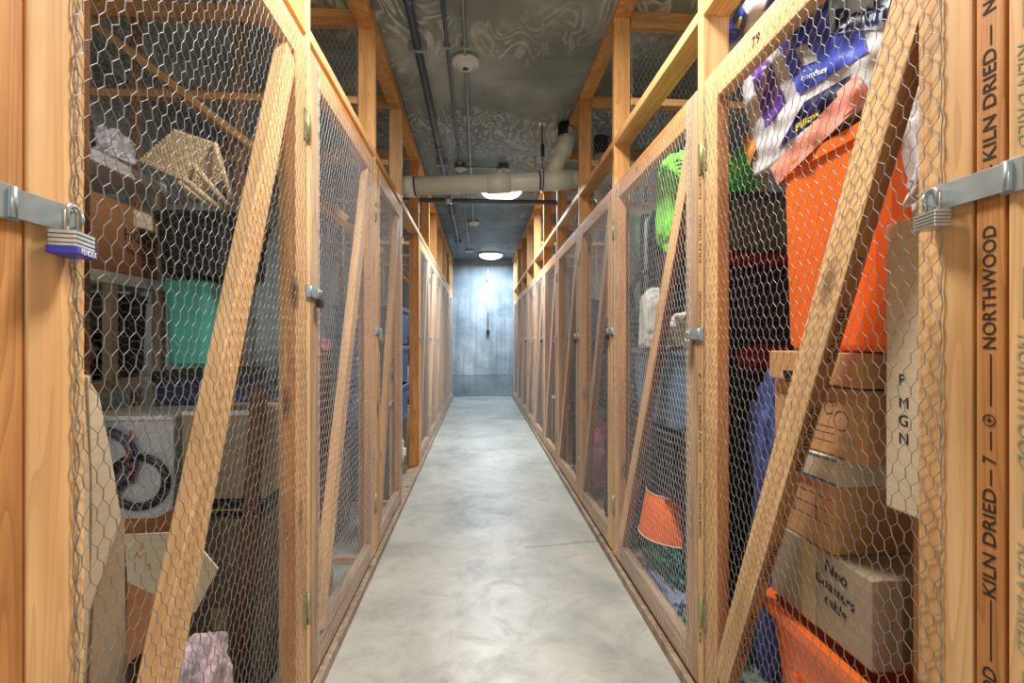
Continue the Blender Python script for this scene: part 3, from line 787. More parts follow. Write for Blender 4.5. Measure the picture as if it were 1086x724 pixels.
# orange tub on the floor under the stack
tb = tote(.79, 1.25, .74, 1.34, .03, .50, ORNG, 'orange plastic tub on the floor under the taped cardboard boxes', taper=.16, name='storage_tub', rim=.05)
ya, yb = .985, 1.31
ya = .96
b = cardbox(XF + .01, 1.18, ya, yb, .515, .705, CB3, 'grey-brown taped cardboard box standing on the orange tub, handwriting on its side'); 
sd = b
part_lettering(b, 'Neo', .04, (XF + .0085, 1.10, .665), (0, -.9, -.12), (0, -.1, 1), INKK, name='handwriting')
part_lettering(b, 'Coasters', .034, (XF + .0085, 1.13, .63), (0, -.9, -.12), (0, -.1, 1), INKK, name='handwriting')
part_lettering(b, 'cable', .034, (XF + .0085, 1.10, .59), (0, -.9, -.12), (0, -.1, 1), INKK, name='handwriting')
bx_ = bmesh.new(); bm_box(bx_, -.0006, 0, -.025, .025, .0, .19); link('side_tape', finish(bx_, 'tape'), TAPE, b, (-(1.18 - XF - .01) / 2 - .0003, -.04+.06, 0))
b = cardbox(XF + .015, 1.16, 1.075, 1.315, .707, .868, CB1, 'tan cardboard box with printed grid lines, second up from the orange tub')
for z in (.80, .83, .77):
    bm = bmesh.new(); bm_box(bm, -.0006, 0, 0, .20, 0, .0015); link('printed_line', finish(bm, 'l'), INKK, b, (-(1.16 - XF - .015) / 2 - .0002, -.11, z - .707))
for y in (-.06, .02, .07):
    bm = bmesh.new(); bm_box(bm, -.0006, 0, 0, .0015, 0, .06); link('printed_line', finish(bm, 'l'), INKK, b, (-(1.16 - XF - .015) / 2 - .0002, y, .063))
b = cardbox(XF + .005, 1.12, 1.055, 1.295, .870, .932, CB4, 'flat pale carton with blue edge stripes in the cardboard stack', tape=False)
for z in (.002, .056):
    bm = bmesh.new(); bm_box(bm, -.0006, 0, -.1205, .1205, 0, .005); link('blue_stripe', finish(bm, 's'), plain('blue_stripe', (40, 110, 150), .5), b, (-(1.12 - XF - .005) / 2 - .0004, 0, z))
part_lettering(b, 'PREMIUM', .022, (XF + .0035, 1.27, .893), (0, -1, 0), (0, 0, 1), INKG)
b = cardbox(XF + .02, 1.2, .985, 1.31, .935, 1.095, CB1, 'tan cardboard box with printed circle symbols under the top carton')
for y0, z0, r in ((1.06, 1.02, .022), (1.10, 1.045, .014), (1.2, 1.0, .012)):
    bm = bmesh.new(); bm_tube(bm, [(0, r * math.cos(q), r * math.sin(q)) for q in [2 * math.pi * i / 20 for i in range(20)]], .0009, 4, True)
    link('printed_symbol', finish(bm, 'c'), INKK, b, Vector((XF + .0195, y0, z0)) - b.location)
for z in (.985, 1.0, .965, 1.06):
    bm = bmesh.new(); bm_box(bm, -.0004, 0, 0, .2, 0, .0012); link('printed_line', finish(bm, 'l'), INKK, b, Vector((XF + .0198, 1.08, z)) - b.location)
for y0 in (1.02, 1.05, 1.16, 1.24):
    bm = bmesh.new(); bm_box(bm, -.0004, 0, 0, .016, 0, .016); link('printed_square', finish(bm, 'l'), INKG, b, Vector((XF + .0198, y0, .97)) - b.location)
b = cardbox(XF, 1.18, .975, 1.305, 1.10, 1.175, CB1, 'shallow orange-tan carton on top of the cardboard stack below the orange tote', tape=False)
# hand hole drawn flat, its shadow painted as a black patch
bm = bmesh.new(); bm_box(bm, -.001, 0, -.03, .03, -.011, .011, .0004)
link('hand_hole', finish(bm, 'hh'), BLKP, b, (-.1905, .07, .014))
cardbox(XF + .07, 1.2, .76, .93, .515, .87, CB2, 'brown box below the tall cream carton', tape=False)
b = cardbox(XF + .0, .95, .76, .915, .875, 1.43, CB4, 'tall narrow cream carton with vertical letters beside the brace', tape=False, name='tall_carton')
for i, ch in enumerate('PMGN'):
    q = on_x(956, (408, 432, 451, 470)[i], XF)
    part_lettering(b, ch, .030, (XF - .0008, q.y + .006, q.z), (0, -1, 0), (0, 0, 1), INKK)
b['label'] = 'tall narrow cream carton with vertical letters near the right-hand brace'
# large orange tote above
o = tote(XF - .005, 1.24, .90, 1.29, 1.178, 1.66, ORNG, 'large orange plastic tote on the cardboard stack, under the plastic bag', taper=.07, name='storage_tote', rim=.012)
lump((.93, .84, 1.435), (.22, .16, .30), POLY, 'crumpled clear plastic bag on top of the tall cream carton', 'bag', 'plastic_bag', 4, .3, 6)
box_under = None

# printed bedding bags
def bag_x(y, z):
    return XF - .012 + .10 * ((y - 1.08) ** 2 * 3 + (z - 1.78) ** 2 * 1.3) + .006 * math.sin(y * 55 + z * 30) + .004 * math.sin(z * 90 - y * 25)
def bag_pt(px, py, lift=0.):
    X = XF
    for _ in range(4):
        q = on_x(px, py, X); X = bag_x(q.y, q.z)
    q = on_x(px, py, X); q.x -= lift
    return q
def patch(c4, n, lift, base, mat, parent, name):
    bm = bmesh.new(); g = []
    for i in range(n + 1):
        u = i / n; row = []
        for j in range(n + 1):
            v = j / n
            px = (c4[0][0] * (1 - u) + c4[1][0] * u) * (1 - v) + (c4[3][0] * (1 - u) + c4[2][0] * u) * v
            py = (c4[0][1] * (1 - u) + c4[1][1] * u) * (1 - v) + (c4[3][1] * (1 - u) + c4[2][1] * u) * v
            row.append(bm.verts.new(bag_pt(px, py, lift) - base))
        g.append(row)
    for i in range(n):
        for j in range(n): bm.faces.new((g[i][j], g[i + 1][j], g[i + 1][j + 1], g[i][j + 1]))
    return link(name, finish(bm, name), mat, parent, None, True)
base = Vector((XF, 1.1, 1.66))
bag = thing('bedding_bag', base, 'large plastic bedding bag printed blue and purple, lying on the orange tote', 'bag')
def pillow(c4, thick, n, parent, base, mat, name):
    """closed cushion whose aisle side follows bag_x"""
    bm = bmesh.new(); G = []
    for side in (0, 1):
        g = []
        for i in range(n + 1):
            u = i / n; row = []
            for j in range(n + 1):
                v = j / n
                px = (c4[0][0] * (1 - u) + c4[1][0] * u) * (1 - v) + (c4[3][0] * (1 - u) + c4[2][0] * u) * v
                py = (c4[0][1] * (1 - u) + c4[1][1] * u) * (1 - v) + (c4[3][1] * (1 - u) + c4[2][1] * u) * v
                p = bag_pt(px, py) - base
                e = (math.sin(math.pi * u) * math.sin(math.pi * v)) ** .35
                if side: p.x += .02 + thick * e
                row.append(bm.verts.new(p))
            g.append(row)
        G.append(g)
    for g in G:
        for i in range(n):
            for j in range(n): bm.faces.new((g[i][j], g[i + 1][j], g[i + 1][j + 1], g[i][j + 1]))
    A, B = G
    for i in range(n):
        bm.faces.new((A[i][0], A[i + 1][0], B[i + 1][0], B[i][0])); bm.faces.new((A[i][n], A[i + 1][n], B[i + 1][n], B[i][n]))
        bm.faces.new((A[0][i], A[0][i + 1], B[0][i + 1], B[0][i])); bm.faces.new((A[n][i], A[n][i + 1], B[n][i + 1], B[n][i]))
    return link(name, finish(bm, name), mat, parent, None, True)
pillow([(785, 75), (962, -70), (938, 95), (800, 188)], .22, 26, bag, base, POLY, 'bag_body')
patch([(827, 50), (900, -22), (922, 55), (848, 101)], 14, .003, base, BAGBLUE, bag, 'blue_print')
patch([(880, 0), (958, -40), (938, 30), (882, 36)], 12, .004, base, BAGPALE, bag, 'pale_print')
patch([(845, 52), (857, 46), (870, 64), (854, 70)], 6, .005, base, GREYP, bag, 'white_label')
patch([(796, 75), (816, 62), (834, 108), (813, 136)], 10, .003, base, BAGPURP, bag, 'purple_print')
patch([(854, 108), (906, 78), (885, 112), (826, 158)], 12, .003, base, BAGNAVY, bag, 'navy_print')
patch([(787, 150), (798, 138), (803, 158), (795, 176)], 6, .003, base, BAGORNG, bag, 'orange_print')
def bag_text(body, px, py, hpx, ang, mat, sx=1.):
    me = text_mesh(body, 1., ext=0., off=.025)
    ca, sa = math.cos(ang), math.sin(ang)
    for v in me.vertices:
        a, b_ = v.co.x * hpx * sx, v.co.y * hpx
        v.co = bag_pt(px + a * ca + b_ * sa * -1 * -1 * 0 + b_ * (-sa) * -1 * 0, py - a * sa - b_ * ca, .0062) - base
    link('lettering', me, mat, bag)
bag_text('Bath', 887, 37, 38, .27, BAGNAVY, .86)
bag_text('BED', 803, 92, 12, -1.0, WHITE_INK, .8)
bag_text('Pillow', 846, 140, 13, .62, YELINK)
bag_text('comfort', 852, 86, 9, .35, WHITE_INK)
bag_text('Soft', 849, 62, 8, .3, INKG)
# pink film bag between the tote and the bedding bag
pk = thing('pink_film_bag', base, 'translucent pink plastic film hanging over the orange tote rim', 'bag')
patch([(818, 178), (900, 92), (926, 100), (826, 196)], 14, .004, base, PINKP, pk, 'film')
patch([(890, 98), (912, 78), (926, 100), (896, 125)], 8, .006, base, PINKP, pk, 'film_fold')
# second bedding bag above the door rail
def bag2(c4, lift=0):
    pass
b2 = Vector((.86, 1.45, 2.1))
bag = thing('bedding_bag', b2, 'white and blue plastic bag showing above the near right door rail', 'bag')
q = [on_x(762, 60, .87), on_x(810, -50, .87), on_x(850, -50, .87), on_x(806, 45, .87)]
def pl_patch(c, n, dx, mat, parent, name, base):
    bm = bmesh.new(); g = []
    for i in range(n + 1):
        row = []
        for j in range(n + 1):
            u, v = i / n, j / n
            p = (c[0] * (1 - u) + c[1] * u) * (1 - v) + (c[3] * (1 - u) + c[2] * u) * v
            p = p.copy(); p.x += dx + .012 * math.sin(p.y * 40 + p.z * 20); row.append(bm.verts.new(p - base))
        g.append(row)
    for i in range(n):
        for j in range(n): bm.faces.new((g[i][j], g[i + 1][j], g[i + 1][j + 1], g[i][j + 1]))
    o = link(name, finish(bm, name), mat, parent, None, True)
    sm = o.modifiers.new('thickness', 'SOLIDIFY'); sm.thickness = -.06 if name == 'bag_body' else 0.0005; sm.offset = 1
    return o
pl_patch(q, 10, 0, POLY, bag, 'bag_body', b2)
pl_patch([on_x(768, 50, .86), on_x(782, 8, .86), on_x(795, 12, .86), on_x(781, 42, .86)], 6, -.004, BAGBLUE, bag, 'blue_print', b2)
pl_patch([on_x(806, 12, .86), on_x(815, -12, .86), on_x(840, -12, .86), on_x(825, 12, .86)], 6, -.004, BAGBLUE, bag, 'blue_print', b2)
pl_patch([on_x(778, 30, .86), on_x(783, 17, .86), on_x(793, 20, .86), on_x(788, 32, .86)], 4, -.007, YELINK, bag, 'yellow_print', b2)

# behind: dark clothes and blue duvet seen between the stack and the second stud
lump((1.05, 1.80, .04), (.5, .26, 1.0), BLKF, 'tall heap of black clothes behind the cardboard stack', 'clothes', 'clothes_heap', 11, .25, 4)
lump((1.06, 1.80, 1.04), (.44, .24, .46), BLKF, 'black coat heaped above the black clothes behind the orange tote', 'clothes', 'black_coat', 12, .25, 4)
lump((.97, 1.455, .04), (.24, .11, 1.08), NAVY, 'blue quilted fabric roll standing behind the cardboard boxes', 'fabric roll', 'fabric_roll', 13, .2, 5)
tote(.86, 1.3, 1.68, 1.98, 1.53, 1.72, plain('olive_plastic', (104, 100, 78), .6), 'olive storage box above the black clothes on the right', lid=BLKP)
lump((1.0, 1.76, 1.47), (.26, .12, .06), REDF, 'small red cloth on the black coat behind the wire', 'cloth', 'red_cloth', 15, .2, 4, sub=4)
lump((1.0, 1.64, 1.10), (.2, .08, .09), REDF, 'dark red scarf tucked in the black clothes', 'scarf', 'red_scarf', 16, .2, 4, sub=4)
lump((.95, 1.48, .04), (.3, .16, .16), plain('grey_green_cloth', (120, 140, 128), .8, 0, .3, 10, .4), 'grey-green cloth on the floor behind the orange tub', 'cloth', 'floor_cloth', 17, .3, 4)

# ---------- second right-hand cage
lump((.93, 2.12, .04), (.30, .5, .13), plain('grey_blue_cloth', (150, 160, 190), .9, 0, .3, 12, .4), 'grey-blue folded clothes at the bottom of the second right cage', 'clothes', 'folded_clothes', 21, .25, 4)
lump((.86, 1.84, .04), (.12, .12, .11), GRNF, 'bright green cloth on the floor of the second right cage', 'cloth', 'green_cloth', 22, .25, 4)
lump((.95, 2.2, .165), (.30, .46, .15), TEALF, 'crumpled dark teal plastic bag under the orange lampshade', 'bag', 'plastic_bag', 23, .35, 6)
t = thing('lampshade', (.93, 2.22, .315), 'orange tapered lampshade between the teal bag and dark bin', 'lampshade')
bm = bmesh.new(); bm_lathe(bm, [(.185, 0), (.15, .195), (.148, .195), (.183, 0)], 40); link('shade', finish(bm, 'shade'), ORNG2, t, None, True)
bm = bmesh.new(); bm_tube(bm, [(.186 * math.cos(q), .186 * math.sin(q), 0) for q in [2 * math.pi * i / 40 for i in range(40)]], .003, 6, True); link('bottom_ring', finish(bm, 'ring'), CREAMF, t)
bm = bmesh.new(); bm_tube(bm, [(.151 * math.cos(q), .151 * math.sin(q), .195) for q in [2 * math.pi * i / 40 for i in range(40)]], .003, 6, True); link('top_ring', finish(bm, 'ring'), CREAMF, t)
tote(.79, 1.2, 1.93, 2.55, .52, .80, BLKP, 'black plastic bin resting on the orange lampshade', lid=BLKP)
tote(.79, 1.2, 1.93, 2.55, .825, 1.17, plain('slate_plastic', (96, 122, 148), .4), 'slate blue plastic bin below the cream bag in the second right cage')
lump((.90, 2.03, 1.17), (.2, .18, .15), CREAMF, 'cream crumpled canvas bag on the slate blue bin', 'bag', 'canvas_bag', 25, .3, 5)
lump((.815, 2.26, 1.17), (.11, .12, .28), plain('pale_grey_cloth', (196, 196, 190), .9, 0, .2, 10, .4), 'pale grey cushion standing upright beside the cream canvas bag', 'cushion', 'cushion', 26, .2, 3)
cardbox(.83, 1.2, 2.04, 2.26, 1.335, 1.60, BLKP, 'black box carrying the green palm in the second right cage', tape=False)
lump((.90, 2.16, 1.60), (.17, .18, .46), plain('lime_fabric', (130, 220, 70), .6, 0, .25, 14, .4), 'lime green fabric bundle beside the palm in the second right cage', 'fabric bundle', 'fabric_bundle', 27, .2, 4)
lump((.875, 1.90, 1.18), (.10, .08, .18), LEAF, 'bright green bag squeezed in front of the cream canvas bag', 'bag', 'green_bag', 28, .25, 5)
# office chair back
t = thing('office_chair', (.97, 2.43, 1.17), 'black mesh-back office chair stacked high in the second right cage', 'chair')
bm = bmesh.new(); bm_box(bm, -.2, .2, -.03, .03, .28, .74, .028); o = link('backrest', finish(bm, 'b'), BLKP, t, None, True); o.rotation_euler = (0, 0, .25); o.scale = (.85, 1, .9)
bm = bmesh.new(); bm_tube(bm, [(-.2, -.04, .3), (-.2, -.04, .68), (-.15, -.04, .74), (.15, -.04, .74), (.2, -.04, .68), (.2, -.04, .3), (.15, -.04, .27), (-.15, -.04, .27)], .012, 8, True); o = link('back_frame', finish(bm, 'b'), plain('grey_plastic', (110, 118, 124), .4), t, None, True); o.rotation_euler = (0, 0, .25); o.scale = (.85, 1, .9)
bm = bmesh.new(); bm_box(bm, -.18, .2, -.14, .14, .12, .2, .03); link('seat', finish(bm, 'b'), BLKF, t, None, True)
bm = bmesh.new(); bm_tube(bm, [(0, .1, .0), (0, .1, .12)], .03, 12); bm_tube(bm, [(0, .15, .15), (0, .12, .4)], .018, 8); link('post', finish(bm, 'b'), BLKP, t)
for sg in (-1, 1):
    bm = bmesh.new(); bm_tube(bm, [(sg * .16, .1, .18), (sg * .19, .05, .3), (sg * .19, -.1, .36), (sg * .17, -.13, .36)], .014, 8); link('armrest', finish(bm, 'b'), BLKP, t, None, True)
# palm
def palm(c, label, n, L, spread, mat, name='potted_palm'):
    t = thing(name, c, label, 'plant')
    bm = bmesh.new(); bm_lathe(bm, [(0, 0), (.07, 0), (.09, .12), (.095, .12), (.08, .11), (0, .11)], 20); link('pot', finish(bm, 'pot'), BLKP, t, None, True)
    bm = bmesh.new()
    rnd = random.Random(3)
    for i in range(n):
        a = 2 * math.pi * i / n + rnd.random() * .6; el = rnd.uniform(.7, 1.45); l = L * rnd.uniform(.6, 1.)
        d = Vector((math.cos(a) * math.cos(el), math.sin(a) * math.cos(el), math.sin(el)))
        pts = []
        for q in range(9):
            u = q / 8; p = Vector((0, 0, .1)) + d * l * u; p.z -= (1.2 - el) * l * .35 * u * u if el < 1.2 else 0
            pts.append(p)
        side = d.cross(Vector((0, 0, 1))).normalized()
        for q in range(1, 9):
            for sg in (-1, 1):
                for h_ in (0, .5):
                    p = pts[q].lerp(pts[q - 1], h_); ll = spread * (1 - q / 14)
                    tip = p + side * sg * ll + (pts[q] - pts[q - 1]).normalized() * ll * .7 + Vector((0, 0, -.02))
                    w = (pts[q] - pts[q - 1]).normalized() * .007
                    m_ = p.lerp(tip, .5) + Vector((0, 0, .008))
                    v = [bm.verts.new(p - w * .3), bm.verts.new(m_ - w), bm.verts.new(tip), bm.verts.new(m_ + w)]
                    bm.faces.new(v)
        bm_tube(bm, pts, .003, 4)
    link('fronds', finish(bm, 'fronds'), mat, t)
    return t
palm(Vector((1.07, 2.14, 1.605)), 'bright green artificial palm at the top of the second right cage', 38, .42, .10, LEAF)
# ---------- left-hand cages
# folded cream board leaning behind the near stile
t = thing('folded_board', (-.64, .86, .04), 'cream folded cardboard sheet leaning behind the near left door stile', 'cardboard sheet')
def quad_sheet(pts, mat, parent, name, th=.004):
    bm = bmesh.new(); vs = [bm.verts.new(Vector(p) - parent.location) for p in pts]
    bm.faces.new(vs); bmesh.ops.subdivide_edges(bm, edges=bm.edges[:], cuts=4, use_grid_fill=True)
    for v in bm.verts: v.co.x += .006 * math.sin(v.co.z * 9)
    o = link(name, finish(bm, name), mat, parent); m_ = o.modifiers.new('t', 'SOLIDIFY'); m_.thickness = th; return o
def P(px, py, X): return on_x(px, py, X)
X1 = -.64
quad_sheet([P(82, 395, X1), P(97, 398, X1), (X1, P(140, 500, X1).y, .3), (X1, P(70, 500, X1).y, .3)], CB4, t, 'upper_panel')
a = P(97, 398, X1)
quad_sheet([P(95, 400, X1 + .004), P(106, 420, X1), P(126, 560, X1), P(93, 640, X1)], CB4, t, 'front_panel')
quad_sheet([P(126, 545, X1), P(96, 640, X1), (X1 + .0, P(90, 700, X1).y, .045), (X1 - .0, P(150, 700, X1).y, .045)], CB3, t, 'lower_fold')
# crates and boxes in the first left cage
cardbox(-1.16, -.90, 1.20, 1.50, .04, .40, CB5, 'dull brown box on the floor of the near left cage', flaps=False)
b = cardbox(-1.06, -.85, 1.24, 1.46, .41, .70, CB2, 'open brown carton holding small tools in the near left cage', flaps=True)
fl = thing('cardboard_flap', (-.9, 1.2, .5), 'pale cardboard panel with red handwriting in the near left cage', 'cardboard panel')
c4 = [on_y(134, 566, 1.232), on_y(200, 563, 1.232), on_y(232, 602, 1.232), on_y(208, 648, 1.232), on_y(137, 616, 1.232)]
bm = bmesh.new(); bm.faces.new([bm.verts.new(p - fl.location) for p in c4]); o = link('panel', finish(bm, 'panel'), CB4, fl); sm = o.modifiers.new('t', 'SOLIDIFY'); sm.thickness = .006
REDINK = plain('red_ink', (210, 60, 40), .7)
for body, px, py in (('II', 148, 582), ('A-1', 142, 592), ('5', 156, 604)):
    lettering(body, .022, on_y(px, py, 1.226), (1, 0, 0), (0, 0, 1), REDINK, fl, 'handwriting')
lump((-.77, 1.36, .04), (.17, .18, .36), plain('floral_fabric', (190, 170, 176), .85, 0, .6, 24, .3), 'patterned pale pink bag on the floor behind the left brace', 'bag', 'fabric_bag', 31, .25, 4)
t = lump((-.66, 1.16, .04), (.08, .14, .16), BLKF, 'black pouch on the floor beside the patterned bag', 'pouch', 'black_pouch', 32, .25, 4)
# shelving unit beyond the first partition
SX = -1.45
ys0, ys1 = 1.80, 2.38
t = thing('shelving_unit', (SX - .2, (ys0 + ys1) / 2, .04), 'beige and white shelving unit along the second left cage', 'shelf')
for y in (ys0 + .02, ys1 - .02):
    for x in (SX - .02, SX - .38): box('upright', x - .02, x + .02, y - .02, y + .02, .04, 1.92, BEIGES, t, .002)
box('upright', SX - .035, SX - .002, 2.04, 2.08, 1.03, 1.45, BEIGES, t, .002)
for z, m_ in ((.20, BEIGES), (.60, BEIGES), (1.0, BEIGES), (1.43, WSHELF), (1.88, WSHELF)):
    box('shelf_board', SX - .40, SX + .004, ys0, ys1, z, z + .045, m_, t, .003)
# carton with printing
b = cardbox(SX - .35, SX - .01, 1.86, 2.33, 1.477, 1.77, CB2, 'brown cardboard box with black printed word on the left shelf')
part_lettering(b, 'HOME', .075, (SX - .0085, 2.12, 1.62), (0, 1, 0), (0, 0, 1), INKK)
part_lettering(b, 'fragile', .035, (SX - .0085, 2.14, 1.57), (0, 1, 0), (0, 0, 1), INKK)
bm = bmesh.new(); bm_box(bm, 0, .001, 0, .12, 0, .07); link('paper_label', finish(bm, 'l'), CB4, b, Vector((SX - .0095, 2.18, 1.69)) - b.location)
lump((SX - .2, 1.95, 1.047), (.3, .22, .2), plain('plum_fabric', (110, 70, 84), .8, 0, .4, 20, .3), 'plum and white clothes on the lower left shelf', 'clothes', 'folded_clothes', 33, .3, 5)
tote(SX - .36, SX - .03, 2.1, 2.33, 1.047, 1.40, BLKP, 'dark plastic bin on the beige shelf in the second left cage')
lump((SX - .15, 1.95, 1.926), (.2, .2, .17), BLKF, 'black shoulder bag on top of the left shelving unit', 'bag', 'shoulder_bag', 34, .3, 5)
lump((SX - .12, 2.12, 1.926), (.24, .16, .14), POLY, 'clear plastic film bundle on top of the left shelving unit', 'bag', 'plastic_bag', 35, .3, 6)
# turquoise bin on stacked dark totes
tote(-1.36, -1.04, 2.1, 2.5, .04, .46, BLKP, 'black plastic tote on the floor below the turquoise bin', lid=BLKP)
tote(-1.36, -1.04, 2.1, 2.5, .48, 1.06, plain('navy_plastic', (44, 52, 84), .45), 'navy plastic tote under the turquoise bin', lid=BLKP)
tote(-1.36, -1.16, 2.2, 2.46, 1.09, 1.45, TURQ, 'turquoise plastic bin beside the left shelving unit', lid=TURQ)
tote(-1.38, -1.02, 2.15, 2.52, 1.475, 1.74, BLKP, 'black tote stacked on the turquoise bin', lid=BLKP)
# wicker chair
t = thing('wicker_chair', (-1.2, 2.3, 1.78), 'small wicker chair tipped on its side above the black tote', 'chair')
def wick_panel(c4, n, m_, th=.006):
    bm = bmesh.new()
    def L(u, v): return ((c4[0] * (1 - u) + c4[1] * u) * (1 - v) + (c4[3] * (1 - u) + c4[2] * u) * v) - t.location
    for i in range(n + 1):
        u = i / n
        bm_tube(bm, [L(u, j / 24) + Vector((0, .004 * (1 if (j + i) % 2 else -1), 0)) for j in range(25)], th * .55, 5)
    for j in range(m_ + 1):
        v = j / m_
        bm_tube(bm, [L(i / (2 * n), v) + Vector((0, .004 * (1 if (j + i) % 2 else -1), 0)) for i in range(2 * n + 1)], th, 5)
    return link('woven_panel', finish(bm, 'w'), WICK, t, None, True)
A = [on_y(148, 171, 2.12), on_y(186, 138, 2.12), on_y(228, 152, 2.22), on_y(196, 192, 2.22)]
wick_panel(A, 12, 22)
B_ = [on_y(188, 192, 2.22), on_y(226, 152, 2.22), on_y(236, 190, 2.3), on_y(205, 212, 2.3)]
wick_panel(B_, 10, 10)
for q0, q1 in (((196, 190), (234, 222)), ((206, 176), (242, 218)), ((190, 193), (226, 220)), ((228, 152), (245, 212))):
    tube('leg', [on_y(*q0, 2.2), on_y(*q1, 2.25)], .012, WICK, t, 8)
# electronics and boxes stacked next to the door side of the second left cage
cardbox(-1.03, -.72, 1.72, 1.98, .04, .30, CB5, 'dull brown box on the floor behind the first left partition')
b = cardbox(-1.03, -.74, 1.72, 1.98, .302, .60, CB5, 'grey-brown cardboard box under the carton with pale edges', tape=False)
b = cardbox(-1.02, -.74, 1.76, 2.0, .655, .96, CB3, 'cardboard carton with pale taped edges behind the left brace', tape=False)
bm = bmesh.new(); bm_box(bm, -.03, .0, -.001, 0, 0, .305); link('pale_edge', finish(bm, 'e'), WHITEP, b, (.138, -.1205, 0)); bm = bmesh.new(); bm_box(bm, -.14, .14, -.001, 0, .29, .305); link('pale_edge', finish(bm, 'e'), WHITEP, b, (0, -.1205, 0))
t = thing('black_tray', (-.88, 1.86, .602), 'black tray with yellow stripe between two cartons on the left', 'tray'); box('tray_body', -1.04, -.74, 1.74, 1.98, .602, .652, BLKP, t, .004); box('yellow_stripe', -1.03, -.75, 1.738, 1.741, .622, .626, YELINK, t, .0002)
b = thing('grey_appliance', (-1.3, 1.9, .04), 'pale grey flat-sided appliance with cables behind the left brace', 'appliance')
box('case', -1.46+.1, -1.06, 1.78, 2.02, .55, .93, GREYP, b, .006); box('stand', -1.34, -1.08, 1.8, 2.0, .04, .55, BLKP, b, .01); box('top_lip', -1.37, -1.05, 1.76, 2.03, .93, .945, WSHELF, b, .003)
def coil(c, r, n, rad, mat, label, name='cable_coil'):
    rnd = random.Random(5); pts = []
    for i in range(n * 24):
        a = 2 * math.pi * i / 24; rr = r * (1 + .12 * math.sin(a * .37)); pts.append(Vector((c[0] + rr * math.cos(a), c[1] - .004 * i / 24 - .012 * math.sin(a * .5) ** 2, c[2] + rr * math.sin(a))))
    o = tube(name, pts, rad, mat); return tag(o, label, 'cable')
coil((-1.27, 1.755, .80), .10, 3, .006, plain('blue_black_cable', (40, 42, 66), .4), 'coiled blue-black cable hanging in front of the grey appliance')
coil((-1.16, 1.772, .72), .085, 4, .005, BLKP, 'coiled black cable beside the blue-black cable loop')
tag(tube('red_cable', [(-1.17, 1.735, .9), (-1.18, 1.73, .82), (-1.16, 1.735, .72)], .003, plain('red_cable', (150, 30, 40), .4)), 'thin red cable in front of the grey appliance', 'cable')
# leaning dark boards near the left second stud
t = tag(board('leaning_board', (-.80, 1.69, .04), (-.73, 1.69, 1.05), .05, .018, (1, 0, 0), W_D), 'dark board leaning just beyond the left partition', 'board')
# small things on the floor of the second and third left cages
tag(box('wood_offcut', -.84, -.70, 2.30, 2.42, .0, .10, W_G), 'short weathered timber block on the floor of the second left cage', 'wood block')
tag(box('wooden_post', -.79, -.74, 2.48, 2.52, .0, 1.15, W_D), 'dark timber post standing inside the second left cage door', 'post')
lump((-.66, 1.78, .0), (.05, .06, .03), WHITEP, 'white crumpled paper scrap on the floor behind the left door rail', 'paper', 'paper_scrap', 41, .4, 5, sub=3)
lump((-.765, 2.50, 1.15), (.05, .05, .06), PINKF, 'small pink cloth on top of the dark post in the second left cage', 'cloth', 'pink_cloth', 42, .3, 5, sub=4)
cardbox(-1.3, -.85, 2.85, 3.3, .0, .5, CB5, 'dull box on the floor of the third left cage'); tote(-1.3, -.85, 2.85, 3.3, .52, .95, plain('smoke_plastic', (92, 104, 104), .4), 'smoky grey tote in the third left cage')
# open fourth bay on the left: blue crates and a white appliance
for i, (z0, lab) in enumerate(((.55, 'lowest of three stacked blue crates in the open left bay'), (.86, 'middle of three stacked blue crates in the open left bay'), (1.17, 'topmost of three stacked blue crates in the open left bay'))):
    t = tote(-1.1, -.60, 3.72, 4.36, z0, z0 + .30, BLUEB, lab, group='blue crates in the open left bay', taper=.05)
    bm = bmesh.new(); bm_box(bm, -.06, .06, -.012, 0, .2, .225, .003); bm_box(bm, 0.22, .235, -.25, -.1, .2, .225, .003); link('white_handle', finish(bm, 'h'), WHITEP, t, (0, -.30, 0))
cardbox(-1.1, -.66, 3.72, 4.3, .0, .54, BLKP, 'black storage chest on the floor under the blue crates', tape=False, name='storage_chest')
t = thing('white_pump', (-.60, 3.95, .04), 'small white plastic appliance on the sill of the open left bay', 'appliance')
box('body', -.655, -.60, 3.86, 3.98, .24, .42, WHITEP, t, .012); box('leg', -.645, -.615, 3.89, 3.93, .04, .24, WHITEP, t, .004); box('nozzle', -.602, -.575, 3.9, 3.94, .3, .36, WHITEP, t, .006)
tag(tube('beige_roll', [(-.72, 3.9, 1.47), (-.72, 4.2, 1.47)], .055, CREAMF, None, 16), 'rolled cream towel on the topmost blue crate', 'towel')

# ---------- clutter further down both rows
C3 = [('red_blue', REDF), ('n', NAVY)]
def yb_(R, k, f): return R.Y[k] + .06 + f * (R.Y[k + 1] - R.Y[k] - .12)
lump((1.0, 2.95, .0), (.42, .4, .75), BLKF, 'black duffel pile low in the third right cage', 'bag', 'duffel_bag', 51, .25, 4)
lump((.98, 3.1, .76), (.4, .5, .62), BLKF, 'black padded jacket on the duffel pile in the third right cage', 'jacket', 'padded_jacket', 52, .25, 5)
lump((.86, 2.86, .84), (.1, .12, .10), plain('terracotta', (160, 84, 50), .7), 'terracotta ball shaped pot in the third right cage', 'pot', 'clay_pot', 53, .08, 2, sub=4)
lump((.98, 2.95, 1.38), (.3, .3, .28), GREYF, 'grey cushion on the black jacket in the third right cage', 'cushion', 'cushion', 54, .25, 4)
t = lump((.98, 3.0, 1.66), (.24, .3, .32), plain('pale_green_plastic', (150, 200, 170), .35, 0, .3, 8, .4), 'pale green plastic bag near the top of the third right cage', 'bag', 'plastic_bag', 55, .3, 5)
lump((1.0, 3.85, .0), (.42, .3, .55), PINKF, 'pink and white quilt in the fourth right cage', 'quilt', 'pink_quilt', 56, .3, 5)
